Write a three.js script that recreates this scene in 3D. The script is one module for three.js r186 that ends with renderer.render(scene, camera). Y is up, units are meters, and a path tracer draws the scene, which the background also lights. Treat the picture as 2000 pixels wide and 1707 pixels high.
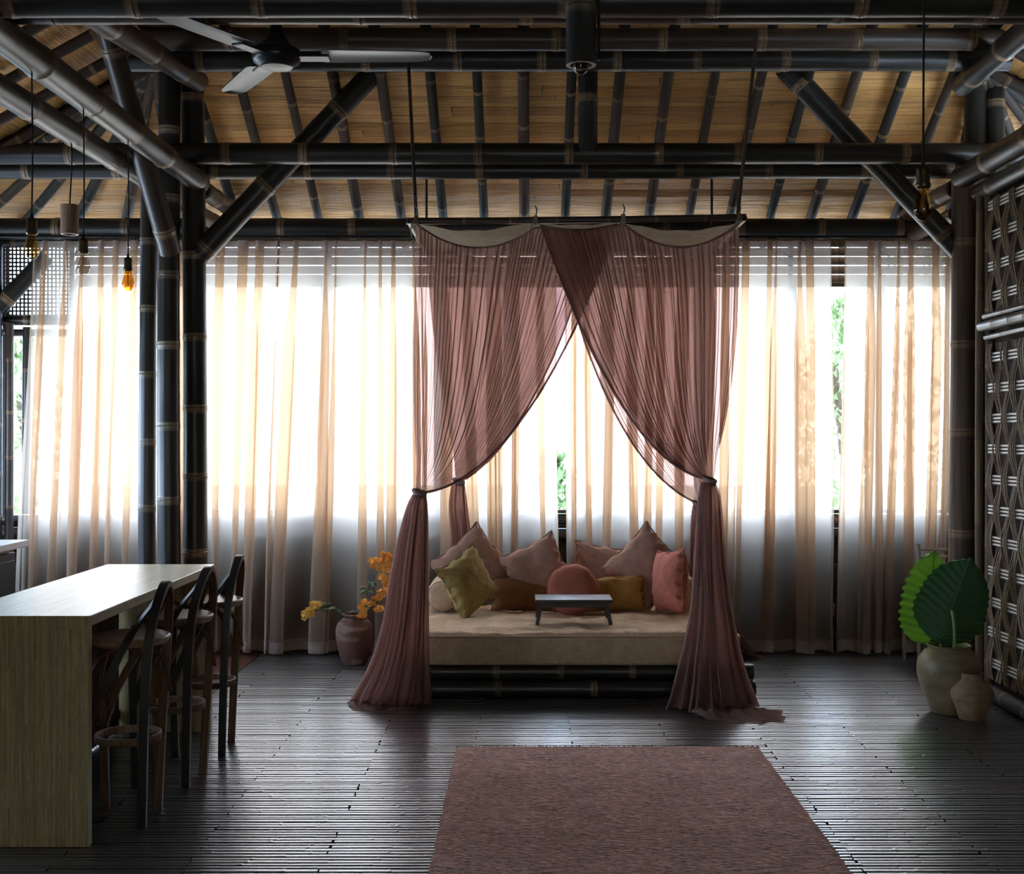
import * as THREE from 'three';
import { mergeGeometries, toCreasedNormals } from 'three/addons/utils/BufferGeometryUtils.js';
import { RoundedBoxGeometry } from 'three/addons/geometries/RoundedBoxGeometry.js';

// ---------------------------------------------------------------- camera, sky, exposure
const scene = new THREE.Scene();
const renderer = new THREE.WebGLRenderer({ antialias: true });
renderer.toneMapping = THREE.LinearToneMapping;
renderer.toneMappingExposure = 1.0;
renderer.shadowMap.enabled = true;
const FOCAL = 2400, VX = 1027, VY = 850, EYE = 1.6;          // focal length and vanishing point of the 2000 x 1707 frame, eye height in metres
const camera = new THREE.PerspectiveCamera(2 * Math.atan(853.5 / FOCAL) * 180 / Math.PI, 2000 / 1707, 0.05, 300);
camera.position.set(0, EYE, 0);
camera.lookAt(0, EYE, -10);
camera.setViewOffset(2000, 1707, 1000 - VX, 853.5 - VY, 2000, 1707);
camera.updateProjectionMatrix();
// a bright, slightly blue overcast sky; the pavilion is lit through its openings, helped by added bounce surfaces
const SKY = 16.5;
scene.background = new THREE.Color().setRGB(0.69 * SKY, 0.92 * SKY, 1.27 * SKY);

// ---------------------------------------------------------------- helpers
function rng(seed) { let a = seed >>> 0; return () => { a |= 0; a = a + 0x6D2B79F5 | 0; let t = Math.imul(a ^ a >>> 15, 1 | a); t = t + Math.imul(t ^ t >>> 7, 61 | t) ^ t; return ((t ^ t >>> 14) >>> 0) / 4294967296; }; }
const lerp = (a, b, t) => a + (b - a) * t, clamp = (x, a = 0, b = 1) => Math.min(b, Math.max(a, x));
const smooth = (a, b, x) => { const t = clamp((x - a) / (b - a)); return t * t * (3 - 2 * t); };
function hash(x, y) { let h = Math.imul(x, 374761393) + Math.imul(y, 668265263) | 0; h = Math.imul(h ^ h >>> 13, 1274126177); return ((h ^ h >>> 16) >>> 0) / 4294967296; }
function noise(x, y, px = 0, py = 0) {                          // value noise, periodic when px, py are given
  const xi = Math.floor(x), yi = Math.floor(y), fx = x - xi, fy = y - yi, m = (v, p) => p ? ((v % p) + p) % p : v;
  const u = fx * fx * (3 - 2 * fx), v = fy * fy * (3 - 2 * fy);
  return lerp(lerp(hash(m(xi, px), m(yi, py)), hash(m(xi + 1, px), m(yi, py)), u), lerp(hash(m(xi, px), m(yi + 1, py)), hash(m(xi + 1, px), m(yi + 1, py)), u), v);
}
// a point at depth d (metres in front of the camera plane) that stands at frame position (px, py)
const P = (px, py, d) => new THREE.Vector3((px - VX) / FOCAL * d, EYE - (py - VY) / FOCAL * d, -d);
const V = (x, y, d) => new THREE.Vector3(x, y, -d);
const taken = {};
function numbered(name) { const n = taken[name] = (taken[name] ?? -1) + 1; return n ? name + '_' + String(n).padStart(3, '0') : name; }
function tag(o, label, category, group, kind) { if (label) o.userData.label = label; if (category) o.userData.category = category; if (group) o.userData.group = group; if (kind) o.userData.kind = kind; return o; }
function thing(name, label, category, pos, group) { const g = new THREE.Group(); g.name = numbered(name); if (pos) g.position.copy(pos); tag(g, label, category, group); scene.add(g); return g; }
function structure(name) { const g = new THREE.Group(); g.name = numbered(name); g.userData.kind = 'structure'; scene.add(g); return g; }
function part(name, geo, mat, parent, label) { const m = new THREE.Mesh(geo, mat); m.name = name; m.castShadow = m.receiveShadow = true; if (label) m.userData.label = label; parent.add(m); return m; }
function solo(name, geo, mat, label, category, group) { const m = new THREE.Mesh(geo, mat); m.name = numbered(name); m.castShadow = m.receiveShadow = true; tag(m, label, category, group); scene.add(m); return m; }
function strip(g) { for (const k of Object.keys(g.attributes)) if (!['position', 'normal', 'uv', 'color'].includes(k)) g.deleteAttribute(k); return g; }
function merge(list) { return list.length === 1 ? list[0] : mergeGeometries(list.map((g) => strip(g.index ? g.toNonIndexed() : g))); }
function box(w, h, d, x = 0, y = 0, z = 0) { const g = new THREE.BoxGeometry(w, h, d); g.translate(x, y, z); uvBox(g); return g; }
function rbox(w, h, d, r, x = 0, y = 0, z = 0, seg = 2) { const g = new RoundedBoxGeometry(w, h, d, seg, r); g.translate(x, y, z); uvBox(g); return g; }
function uvBox(g) {                                                  // uv in metres by the dominant normal
  const p = g.attributes.position, n = g.attributes.normal, uv = new Float32Array(p.count * 2);
  for (let i = 0; i < p.count; i++) {
    const ax = Math.abs(n.getX(i)), ay = Math.abs(n.getY(i)), az = Math.abs(n.getZ(i));
    const [u, v] = ax >= ay && ax >= az ? [p.getZ(i), p.getY(i)] : ay >= az ? [p.getX(i), p.getZ(i)] : [p.getX(i), p.getY(i)];
    uv[2 * i] = u; uv[2 * i + 1] = v;
  }
  g.setAttribute('uv', new THREE.BufferAttribute(uv, 2));
}
function grid(nu, nv, fn, uvFn, closedU = false) {                   // surface from fn(u, v) -> [x, y, z]
  const pos = [], uv = [], idx = [];
  for (let j = 0; j <= nv; j++) for (let i = 0; i <= nu; i++) { const p = fn(i / nu, j / nv); pos.push(p[0], p[1], p[2]); const t = uvFn ? uvFn(i / nu, j / nv) : [i / nu, j / nv]; uv.push(t[0], t[1]); }
  for (let j = 0; j < nv; j++) for (let i = 0; i < nu; i++) { const a = j * (nu + 1) + i, b = a + 1, c = a + nu + 1, d = c + 1; idx.push(a, b, d, a, d, c); }
  const g = new THREE.BufferGeometry();
  g.setAttribute('position', new THREE.Float32BufferAttribute(pos, 3)); g.setAttribute('uv', new THREE.Float32BufferAttribute(uv, 2)); g.setIndex(idx); g.computeVertexNormals();
  if (closedU) {                                                     // average the seam's normals
    const n = g.attributes.normal, a = new THREE.Vector3(), b = new THREE.Vector3();
    for (let j = 0; j <= nv; j++) { const i0 = j * (nu + 1), i1 = i0 + nu; a.fromBufferAttribute(n, i0); b.fromBufferAttribute(n, i1); a.add(b).normalize(); n.setXYZ(i0, a.x, a.y, a.z); n.setXYZ(i1, a.x, a.y, a.z); }
  }
  return g;
}
function tube(pts, r, seg = 8, steps, closed = false) { const c = new THREE.CatmullRomCurve3(pts, closed); return new THREE.TubeGeometry(c, steps ?? Math.max(2, pts.length * 4), r, seg, closed); }
function rod(a, b, r, seg = 10) { return new THREE.TubeGeometry(new THREE.LineCurve3(a, b), 1, r, seg, false); }
function lathe(profile, seg = 40) { return new THREE.LatheGeometry(profile.map(([r, y]) => new THREE.Vector2(r, y)), seg); }
// a strip between two edge lines, with thickness along nrm
function ribbon(A, B, thick, nrm) {
  const n = A.length, pos = [], uv = [], idx = [], off = nrm.clone().multiplyScalar(thick);
  const rows = [A, B, B.map((p) => p.clone().add(off)), A.map((p) => p.clone().add(off))];
  const quad = (ra, rb) => { const base = pos.length / 3; let s = 0; const w = ra[0].distanceTo(rb[0]);
    for (let i = 0; i < n; i++) { if (i) s += ra[i].distanceTo(ra[i - 1]); pos.push(...ra[i].toArray(), ...rb[i].toArray()); uv.push(s, 0, s, w); }
    for (let i = 0; i < n - 1; i++) { const a = base + 2 * i; idx.push(a, a + 2, a + 3, a, a + 3, a + 1); } };
  for (let k = 0; k < 4; k++) quad(rows[k], rows[(k + 1) % 4]);
  for (const e of [0, n - 1]) { const base = pos.length / 3; for (const r of rows) { pos.push(...r[e].toArray()); uv.push(0, 0); } idx.push(base, base + 1, base + 2, base, base + 2, base + 3); }
  const g = new THREE.BufferGeometry(); g.setAttribute('position', new THREE.Float32BufferAttribute(pos, 3)); g.setAttribute('uv', new THREE.Float32BufferAttribute(uv, 2)); g.setIndex(idx); g.computeVertexNormals();
  return g;
}
// rectangular section swept along points; side vectors give the wide direction
function sweepRect(pts, side, w, t) {
  const c = new THREE.CatmullRomCurve3(pts), n = pts.length * 6, pos = [], idx = [], uv = [];
  for (let i = 0; i <= n; i++) {
    const p = c.getPointAt(i / n), tan = c.getTangentAt(i / n), s = side.clone().addScaledVector(tan, -side.dot(tan)).normalize(), q = tan.clone().cross(s).normalize();
    const o = [[-1, -1], [1, -1], [1, -1], [1, 1], [1, 1], [-1, 1], [-1, 1], [-1, -1]];
    o.forEach(([a, b], k) => { const v = p.clone().addScaledVector(s, a * w / 2).addScaledVector(q, b * t / 2); pos.push(v.x, v.y, v.z); uv.push(k * 0.02, i / n); });
  }
  for (let i = 0; i < n; i++) for (const k of [0, 2, 4, 6]) { const a = i * 8 + k, b = a + 1, d = a + 8, e = b + 8; idx.push(a, e, b, a, d, e); }
  for (const i of [0, n]) idx.push(i * 8, i * 8 + 2, i * 8 + 4, i * 8, i * 8 + 4, i * 8 + 6);
  const g = new THREE.BufferGeometry(); g.setAttribute('position', new THREE.Float32BufferAttribute(pos, 3)); g.setAttribute('uv', new THREE.Float32BufferAttribute(uv, 2)); g.setIndex(idx); g.computeVertexNormals();
  return g;
}
function tex(w, h, fn, repU = 1, repV = 1, srgb = true) {
  const data = new Uint8Array(w * h * 4);
  for (let y = 0; y < h; y++) for (let x = 0; x < w; x++) { const c = fn(x / w, y / h), k = 4 * (y * w + x); const [r, g, b] = typeof c === 'number' ? [c, c, c] : c; data[k] = clamp(r) * 255; data[k + 1] = clamp(g) * 255; data[k + 2] = clamp(b) * 255; data[k + 3] = 255; }
  const t = new THREE.DataTexture(data, w, h); t.wrapS = t.wrapT = THREE.RepeatWrapping; t.magFilter = THREE.LinearFilter; t.minFilter = THREE.LinearMipmapLinearFilter; t.generateMipmaps = true; t.repeat.set(repU, repV);
  if (srgb) t.colorSpace = THREE.SRGBColorSpace; t.needsUpdate = true; return t;
}
const fbm = (x, y, p) => 0.5 * noise(x * p, y * p, p, p) + 0.3 * noise(x * p * 2, y * p * 2, p * 2, p * 2) + 0.2 * noise(x * p * 4, y * p * 4, p * 4, p * 4);
const rgb = (r, g, b) => new THREE.Color().setRGB(r, g, b);
function mat(c, roughness, o = {}) { return new THREE.MeshPhysicalMaterial({ color: rgb(...c), roughness, side: THREE.DoubleSide, ...o }); }

// ---------------------------------------------------------------- textures and materials
const streak = tex(256, 512, (u, v) => 0.66 + 0.24 * noise(u * 64, v * 6, 64, 6) + 0.16 * noise(u * 20, v * 3, 20, 3) + 0.06 * noise(u * 128, v * 128, 128, 128), 1 / 0.45, 1 / 1.6);
const weave = tex(256, 256, (u, v) => 0.74 + 0.16 * fbm(u, v, 10) + 0.06 * noise(u * 128, v * 24, 128, 24) + 0.06 * noise(u * 24, v * 128, 24, 128), 1 / 0.5, 1 / 0.5);
const weaveBump = tex(256, 256, (u, v) => 0.3 * noise(u * 128, v * 32, 128, 32) + 0.3 * noise(u * 32, v * 128, 32, 128) + 0.4 * fbm(u, v, 24), 1 / 0.35, 1 / 0.35, false);
const lamTex = tex(512, 512, (u, v) => {                              // laminated bamboo strips, grain along v
  const k = Math.floor(u * 96), t = hash(k, Math.floor(v * 2 + hash(k, 9) * 2) % 2 + 3), g = noise(u * 256, v * 10, 256, 10), f = noise(u * 128, v * 40, 128, 40);
  const e = 0.80 + 0.13 * (t - 0.5) + 0.16 * (g - 0.5) + 0.10 * (f - 0.5), warm = 0.05 * (hash(k, 77) - 0.5);
  return [e + warm, e * 0.93, e * 0.74 - warm]; }, 1 / 0.72, 1 / 1.1);
const woodTex = tex(256, 512, (u, v) => { const g = noise(u * 40 + 2 * noise(u * 4, v * 3, 4, 3), v * 5, 40, 5), f = noise(u * 128, v * 20, 128, 20); const e = 0.62 + 0.28 * g + 0.12 * f; return [e, e * 0.93, e * 0.86]; }, 1 / 0.2, 1 / 0.5);
const matTex = tex(512, 256, (u, v) => {                               // split bamboo seen along the strip: fine fibres along u
  const g = noise(u * 8, v * 64, 8, 64), f = noise(u * 24, v * 128, 24, 128), s = noise(u * 5, v * 5, 5, 5), knot = noise(u * 40, v * 40, 40, 40) > 0.93 ? 0.2 : 0;
  const e = 0.90 + 0.24 * (g - 0.45) + 0.12 * (f - 0.5) + 0.12 * (s - 0.5) - knot; return [e, e * 0.90, e * 0.74]; }, 1 / 1.3, 1 / 0.22);
const matBump = tex(512, 256, (u, v) => 0.6 * noise(u * 8, v * 64, 8, 64) + 0.4 * noise(u * 24, v * 128, 24, 128), 1 / 1.3, 1 / 0.22, false);
const rugTex = tex(512, 512, (u, v) => {                              // hand-woven rag: short horizontal flecks
  const a = noise(u * 40, v * 128, 40, 128), b = noise(u * 128, v * 256, 128, 256), c = fbm(u, v, 6), d = noise(u * 22 + 7, v * 90, 22, 90) > 0.80 ? 0.16 : 0;
  const e = 0.80 + 0.30 * (a - 0.5) + 0.26 * (b - 0.5) + 0.12 * (c - 0.5) - d, w = 0.05 * (noise(u * 30, v * 60, 30, 60) - 0.5); return [e + w, e * 0.86, e * 0.80 - w]; }, 1 / 0.8, 1 / 0.8);
const rugBump = tex(512, 512, (u, v) => 0.6 * noise(u * 34, v * 110, 34, 110) + 0.2 * noise(u * 128, v * 200, 128, 200) + 0.2 * noise(u * 20, v * 20, 20, 20), 1 / 0.8, 1 / 0.8, false);
const clayTex = tex(512, 512, (u, v) => {
  const a = fbm(u, v, 8), b = noise(u * 10, v * 40, 10, 40), s = noise(u * 160, v * 160, 160, 160); const e = 0.76 + 0.34 * (a - 0.5) + 0.14 * (b - 0.5) + (s > 0.86 ? -0.14 : 0) + 0.08 * (s - 0.5); return [e, e * 0.96, e * 0.9]; }, 1, 1);
const redClayTex = tex(512, 512, (u, v) => {
  const a = fbm(u, v, 6), b = noise(u * 6 + 3 * fbm(u, v, 4), v * 24, 6, 24), c = smooth(0.5, 0.75, b), s = noise(u * 150, v * 150, 150, 150);
  const e = 0.62 + 0.4 * (a - 0.5) + 0.1 * (s - 0.5); return [lerp(e, e + 0.2, c), lerp(e * 0.78, e + 0.14, c), lerp(e * 0.7, e + 0.1, c)]; }, 1, 1);

const M = {};
M.culm = new THREE.MeshPhysicalMaterial({ color: rgb(1, 1, 1), vertexColors: true, map: streak, roughness: 0.36, side: THREE.DoubleSide });
M.culmIn = mat([0.05, 0.035, 0.022], 0.9);
M.deck = mat([0.05, 0.034, 0.02], 0.95);
M.rafter = new THREE.MeshPhysicalMaterial({ color: rgb(1, 1, 1), vertexColors: true, map: streak, roughness: 0.72, specularIntensity: 0.5, side: THREE.DoubleSide });
M.strips = [[0.85, 0.55, 0.25], [0.74, 0.47, 0.21], [0.92, 0.62, 0.30], [0.66, 0.41, 0.18], [0.80, 0.49, 0.20]].map((c) => mat(c, 0.55, { map: matTex, bumpMap: matBump, bumpScale: 0.003 }));
M.darkWall = mat([0.045, 0.034, 0.026], 0.7, { map: woodTex });
M.louver = mat([0.30, 0.22, 0.15], 0.6, { map: woodTex });
M.frame = mat([0.09, 0.06, 0.04], 0.6, { map: woodTex });
M.floor = new THREE.MeshPhysicalMaterial({ color: rgb(1, 1, 1), vertexColors: true, roughness: 0.32, ior: 1.8, clearcoat: 1.0, clearcoatRoughness: 0.22, side: THREE.DoubleSide });
M.redFloor = mat([0.13, 0.055, 0.035], 0.4, { map: woodTex });
M.floorUnder = mat([0.012, 0.010, 0.010], 0.9);
M.sheer = mat([0.71, 0.585, 0.475], 0.68, { transmission: 0.86, thickness: 0, specularIntensity: 0 });
M.sheerBand = mat([0.88, 0.72, 0.62], 0.85, { transmission: 0.60, thickness: 0, specularIntensity: 0, map: weave });
M.veil = mat([0.52, 0.36, 0.325], 0.66, { transmission: 0.72, thickness: 0, specularIntensity: 0 });
M.veilKnot = mat([0.42, 0.26, 0.23], 0.95, { map: weave });
M.canopyCloth = mat([0.62, 0.54, 0.42], 0.95, { transmission: 0.35, thickness: 0, specularIntensity: 0, map: weave });
const cloth = (c) => mat(c, 0.95, { map: weave, bumpMap: weaveBump, bumpScale: 0.0012, sheen: 0.25, sheenRoughness: 0.6 });
M.linen = cloth([0.76, 0.52, 0.32]); M.rose = cloth([0.47, 0.25, 0.17]); M.olive = cloth([0.42, 0.30, 0.10]); M.rust = cloth([0.28, 0.11, 0.035]);
M.terracotta = cloth([0.46, 0.13, 0.08]); M.mustard = cloth([0.48, 0.25, 0.055]); M.coral = cloth([0.56, 0.17, 0.11]); M.seam = cloth([0.36, 0.22, 0.15]);
M.table = mat([0.70, 0.64, 0.50], 0.40, { map: lamTex, clearcoat: 0.7, clearcoatRoughness: 0.34 });
M.stoolDark = mat([0.022, 0.018, 0.016], 0.4); M.stoolWood = mat([0.21, 0.115, 0.055], 0.5, { map: woodTex }); M.stoolSeat = mat([0.42, 0.29, 0.20], 0.4, { map: woodTex });
M.rug = mat([0.92, 0.74, 0.70], 0.97, { map: rugTex, bumpMap: rugBump, bumpScale: 0.012 });
M.blackMetal = mat([0.02, 0.02, 0.02], 0.35, { metalness: 0.3 }); M.blade = mat([0.13, 0.13, 0.13], 0.4, { metalness: 0.3 });
M.brass = mat([0.12, 0.09, 0.05], 0.35, { metalness: 0.9 }); M.cord = mat([0.02, 0.016, 0.012], 0.8);
M.amber = mat([0.85, 0.48, 0.12], 0.0, { transmission: 1, thickness: 0 }); M.clearGlass = mat([0.72, 0.68, 0.60], 0.0, { transmission: 1, thickness: 0 }); M.tintGlass = mat([0.70, 0.52, 0.28], 0.0, { transmission: 1, thickness: 0 });
M.filament = mat([0.55, 0.35, 0.12], 0.5, { metalness: 0.6 });
M.trayWood = mat([0.055, 0.038, 0.032], 0.45, { map: woodTex });
M.celadon = mat([0.44, 0.37, 0.22], 0.45, { map: clayTex }); M.claySmall = mat([0.50, 0.38, 0.25], 0.7, { map: clayTex }); M.redClay = mat([0.40, 0.27, 0.23], 0.75, { map: redClayTex }); M.soil = mat([0.03, 0.022, 0.016], 1);
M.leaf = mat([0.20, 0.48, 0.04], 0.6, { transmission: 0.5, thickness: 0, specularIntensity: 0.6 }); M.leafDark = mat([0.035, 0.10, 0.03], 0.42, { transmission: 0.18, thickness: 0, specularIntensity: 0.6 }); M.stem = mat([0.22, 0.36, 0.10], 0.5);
M.petal = mat([0.97, 0.58, 0.17], 0.7, { transmission: 0.3, thickness: 0, specularIntensity: 0 }); M.petalYellow = mat([0.97, 0.68, 0.22], 0.7, { transmission: 0.3, thickness: 0, specularIntensity: 0 }); M.sprig = mat([0.05, 0.085, 0.03], 0.6);
M.cane = [[0.50, 0.40, 0.30], [0.42, 0.33, 0.24], [0.56, 0.46, 0.35]].map((c) => mat(c, 0.45, { map: woodTex }));
M.caneRod = mat([0.40, 0.35, 0.29], 0.35); M.rattan = mat([0.62, 0.52, 0.42], 0.5, { map: woodTex });
M.rope = mat([0.34, 0.28, 0.20], 0.9); M.counterTop = mat([0.52, 0.50, 0.52], 0.3); M.counterBody = mat([0.018, 0.018, 0.02], 0.5);
M.ground = mat([0.22, 0.26, 0.12], 1); M.bouncePaving = mat([0.62, 0.59, 0.53], 0.9); M.bounceStucco = mat([0.80, 0.66, 0.46], 0.95); M.bush = [[0.20, 0.27, 0.12], [0.28, 0.35, 0.17], [0.15, 0.21, 0.10]].map((c) => mat(c, 0.6, { transmission: 0.35, thickness: 0, specularIntensity: 0.3 })); M.bark = mat([0.16, 0.12, 0.09], 0.9, { map: woodTex });  // pale ground and stucco tones serve the added bounce surfaces outside

// ---------------------------------------------------------------- bamboo culms
const BLACK = [[0.030, 0.026, 0.022], [0.040, 0.034, 0.027]], BROWN = [[0.088, 0.056, 0.038], [0.062, 0.042, 0.030]], TAN = [0.28, 0.175, 0.095], PALE = [[0.13, 0.095, 0.06], [0.10, 0.075, 0.048]];
let culmSeed = 11;
function culm(a, b, r, o = {}) {
  const R = rng(o.seed ?? culmSeed++ * 7919), seg = o.seg ?? 16, dir = b.clone().sub(a), len = dir.length(); dir.normalize();
  const ref = Math.abs(dir.y) > 0.9 ? new THREE.Vector3(1, 0, 0) : new THREE.Vector3(0, 1, 0), s = ref.clone().cross(dir).normalize(), q = dir.clone().cross(s).normalize();
  const pal = o.colors ?? BLACK, tan = o.tan ?? TAN, spacing = o.spacing ?? 0.34, bow = (o.bow ?? 0.006) * len * (R() - 0.5), bowA = R() * 6.28, phase = R() * spacing;
  const rings = []; let col = pal[0];
  const tint = () => { const t = R(), k = 0.8 + 0.4 * R(); return pal[0].map((c, i) => lerp(c, pal[1][i], t) * k); };
  col = tint(); rings.push([0, 1, col]);
  for (let x = phase; x < len - 0.03; x += spacing * (0.9 + 0.25 * R())) {
    if (x < 0.04) continue;
    const nc = tint(), k = 0.7 + 0.6 * R(), tn = tan.map((c) => c * k), w = Math.min(0.018, r * 0.28), mid = rings.at(-1)[0];
    rings.push([(mid + x) / 2, 0.985, col], [x - 2.2 * w, 0.99, col], [x - 2.0 * w, 0.992, tn.map((c, i) => (c + col[i]) / 2)], [x - 0.7 * w, 1.03, tn], [x - 0.3 * w, 1.055, tn], [x - 0.1 * w, 1.01, col.map((c) => c * 0.7)], [x + 0.1 * w, 1.01, tn], [x + 0.4 * w, 1.045, tn], [x + 0.9 * w, 1.005, tn], [x + 1.1 * w, 1, nc]);
    col = nc;
  }
  rings.push([len, 1, col]);
  rings.sort((m, n) => m[0] - n[0]);
  const pos = [], uv = [], cols = [], idx = [], circ = 2 * Math.PI * r;
  const put = (x, rad, c) => { const along = x / len, bx = bow * 4 * along * (1 - along) * Math.cos(bowA), by = bow * 4 * along * (1 - along) * Math.sin(bowA), tr = rad * r * (1 - (o.taper ?? 0.06) * (along - 0.5));
    for (let i = 0; i <= seg; i++) { const t = i / seg * 2 * Math.PI, ca = Math.cos(t) * tr + bx, sa = Math.sin(t) * tr + by; pos.push(a.x + dir.x * x + s.x * ca + q.x * sa, a.y + dir.y * x + s.y * ca + q.y * sa, a.z + dir.z * x + s.z * ca + q.z * sa); uv.push(i / seg * circ, x + phase * 3); cols.push(...c); } };
  const cutc = tan.map((c) => c * 0.7), inner = [0.03, 0.022, 0.015], deep = Math.min(0.04, len * 0.1);
  const all = [[deep, 0.0, inner], [deep, 0.72, inner], [0, 0.74, cutc], [0, 0.98, cutc], ...rings, [len, 0.98, cutc], [len, 0.74, cutc], [len - deep, 0.72, inner], [len - deep, 0.0, inner]];
  all.forEach(([x, rad, c]) => put(x, rad, c));
  for (let j = 0; j < all.length - 1; j++) for (let i = 0; i < seg; i++) { const m = j * (seg + 1) + i; idx.push(m, m + 1, m + seg + 2, m, m + seg + 2, m + seg + 1); }
  const g = new THREE.BufferGeometry(); g.setAttribute('position', new THREE.Float32BufferAttribute(pos, 3)); g.setAttribute('uv', new THREE.Float32BufferAttribute(uv, 2)); g.setAttribute('color', new THREE.Float32BufferAttribute(cols, 3)); g.setIndex(idx);
  return toCreasedNormals(g, 0.9);
}

// ---------------------------------------------------------------- floor: dark split-bamboo slats on joists
{
  const floor = structure('floor');
  part('subfloor', box(9.4, 0.12, 13.2, -0.7, -0.075, -3.2), M.floorUnder, floor);
  const R = rng(5), pos = [], col = [], idx = [];
  const seams = []; for (let x = -5.26; x < 4.4; x += 0.5) seams.push(x);
  const prof = [[0, -0.010], [0.04, -0.0021], [0.16, -0.0011], [0.33, -0.0003], [0.5, 0.0], [0.67, -0.0003], [0.84, -0.0011], [0.96, -0.0021], [1, -0.010]], NP = prof.length;
  for (let d = 3.3; d < 9.5;) {
    const w = 0.026 + 0.009 * R(), gap = 0.0010 + 0.0014 * R();
    let start = 0;
    while (start < seams.length - 1) {
      const n = Math.min(seams.length - 1 - start, 1 + Math.floor(R() * 4)), x0 = seams[start] + 0.002 + 0.01 * (R() - 0.5), x1 = seams[start + n] - 0.002 + 0.01 * (R() - 0.5); start += n;
      const k = 0.65 + 0.7 * R(), base = R() < 0.22 ? [0.040 * k, 0.027 * k, 0.022 * k] : [0.024 * k, 0.025 * k, 0.028 * k], lift = 0.0022 * (R() - 0.5), tilt = 0.0022 * (R() - 0.5), m = Math.max(2, Math.round((x1 - x0) / 0.25));
      const b0 = pos.length / 3, xs = []; for (let i = 0; i <= m; i++) xs.push([lerp(x0, x1, i / m), 1, 0]);
      for (let q = x0 + 0.05 + 0.4 * R(); q < x1 - 0.05; q += 0.30 + 0.25 * R()) { const lit = R() < 0.4 ? 2.2 : 0.6, up = R() < 0.5 ? 0.0012 : -0.0008; xs.push([q - 0.007, 1, 0], [q - 0.003, lit, up], [q + 0.003, lit, up], [q + 0.007, 1, 0]); }
      xs.sort((p, q) => p[0] - q[0]);
      for (const [x, kk, lift2] of xs) {
        const wob = 0.0016 * (R() - 0.5) * (lift2 ? 0 : 1), hz = lift2 + (lift2 ? 0 : 0.0008 * (R() - 0.5));
        for (const [t, y] of prof) { pos.push(x, y + lift + hz + tilt * (t - 0.5), -(d + t * w + wob)); col.push(base[0] * kk, base[1] * kk, base[2] * kk); }
      }
      for (let i = 0; i < xs.length - 1; i++) for (let j = 0; j < NP - 1; j++) { const a = b0 + i * NP + j, c = a + NP; idx.push(a, c, c + 1, a, c + 1, a + 1); }
    }
    d += w + gap;
  }
  const g = new THREE.BufferGeometry(); g.setAttribute('position', new THREE.Float32BufferAttribute(pos, 3)); g.setAttribute('color', new THREE.Float32BufferAttribute(col, 3)); g.setIndex(idx); g.computeVertexNormals();
  const slats = part('floor_slats', g, M.floor, floor, 'dark split bamboo slats'); slats.userData.kind = 'stuff';
  part('plain_boards', box(2.66, 0.006, 2.3, -3.27, 0.002, -8.05), M.redFloor, floor, 'smooth reddish brown boards');
  part('floor_boards', box(9.4, 0.012, 6.5, -0.7, -0.007, 0.05), mat([0.034, 0.027, 0.024], 0.4), floor);
}

// ---------------------------------------------------------------- roof: hipped, with fanned rafters at the corner columns
const AL = V(-2.32, 4.01, 7.77), AR = V(2.85, 4.01, 7.77), SLOPE = 0.55;
const yRear = (d) => 4.01 + SLOPE * (7.77 - d);
const hipL = (d) => d > 7.77 ? -2.32 - (d - 7.77) * 2.376 : -2.32 + (7.77 - d), hipR = (d) => d > 7.77 ? 2.85 + (d - 7.77) * 2.376 : 2.85 - (7.77 - d);
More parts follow.
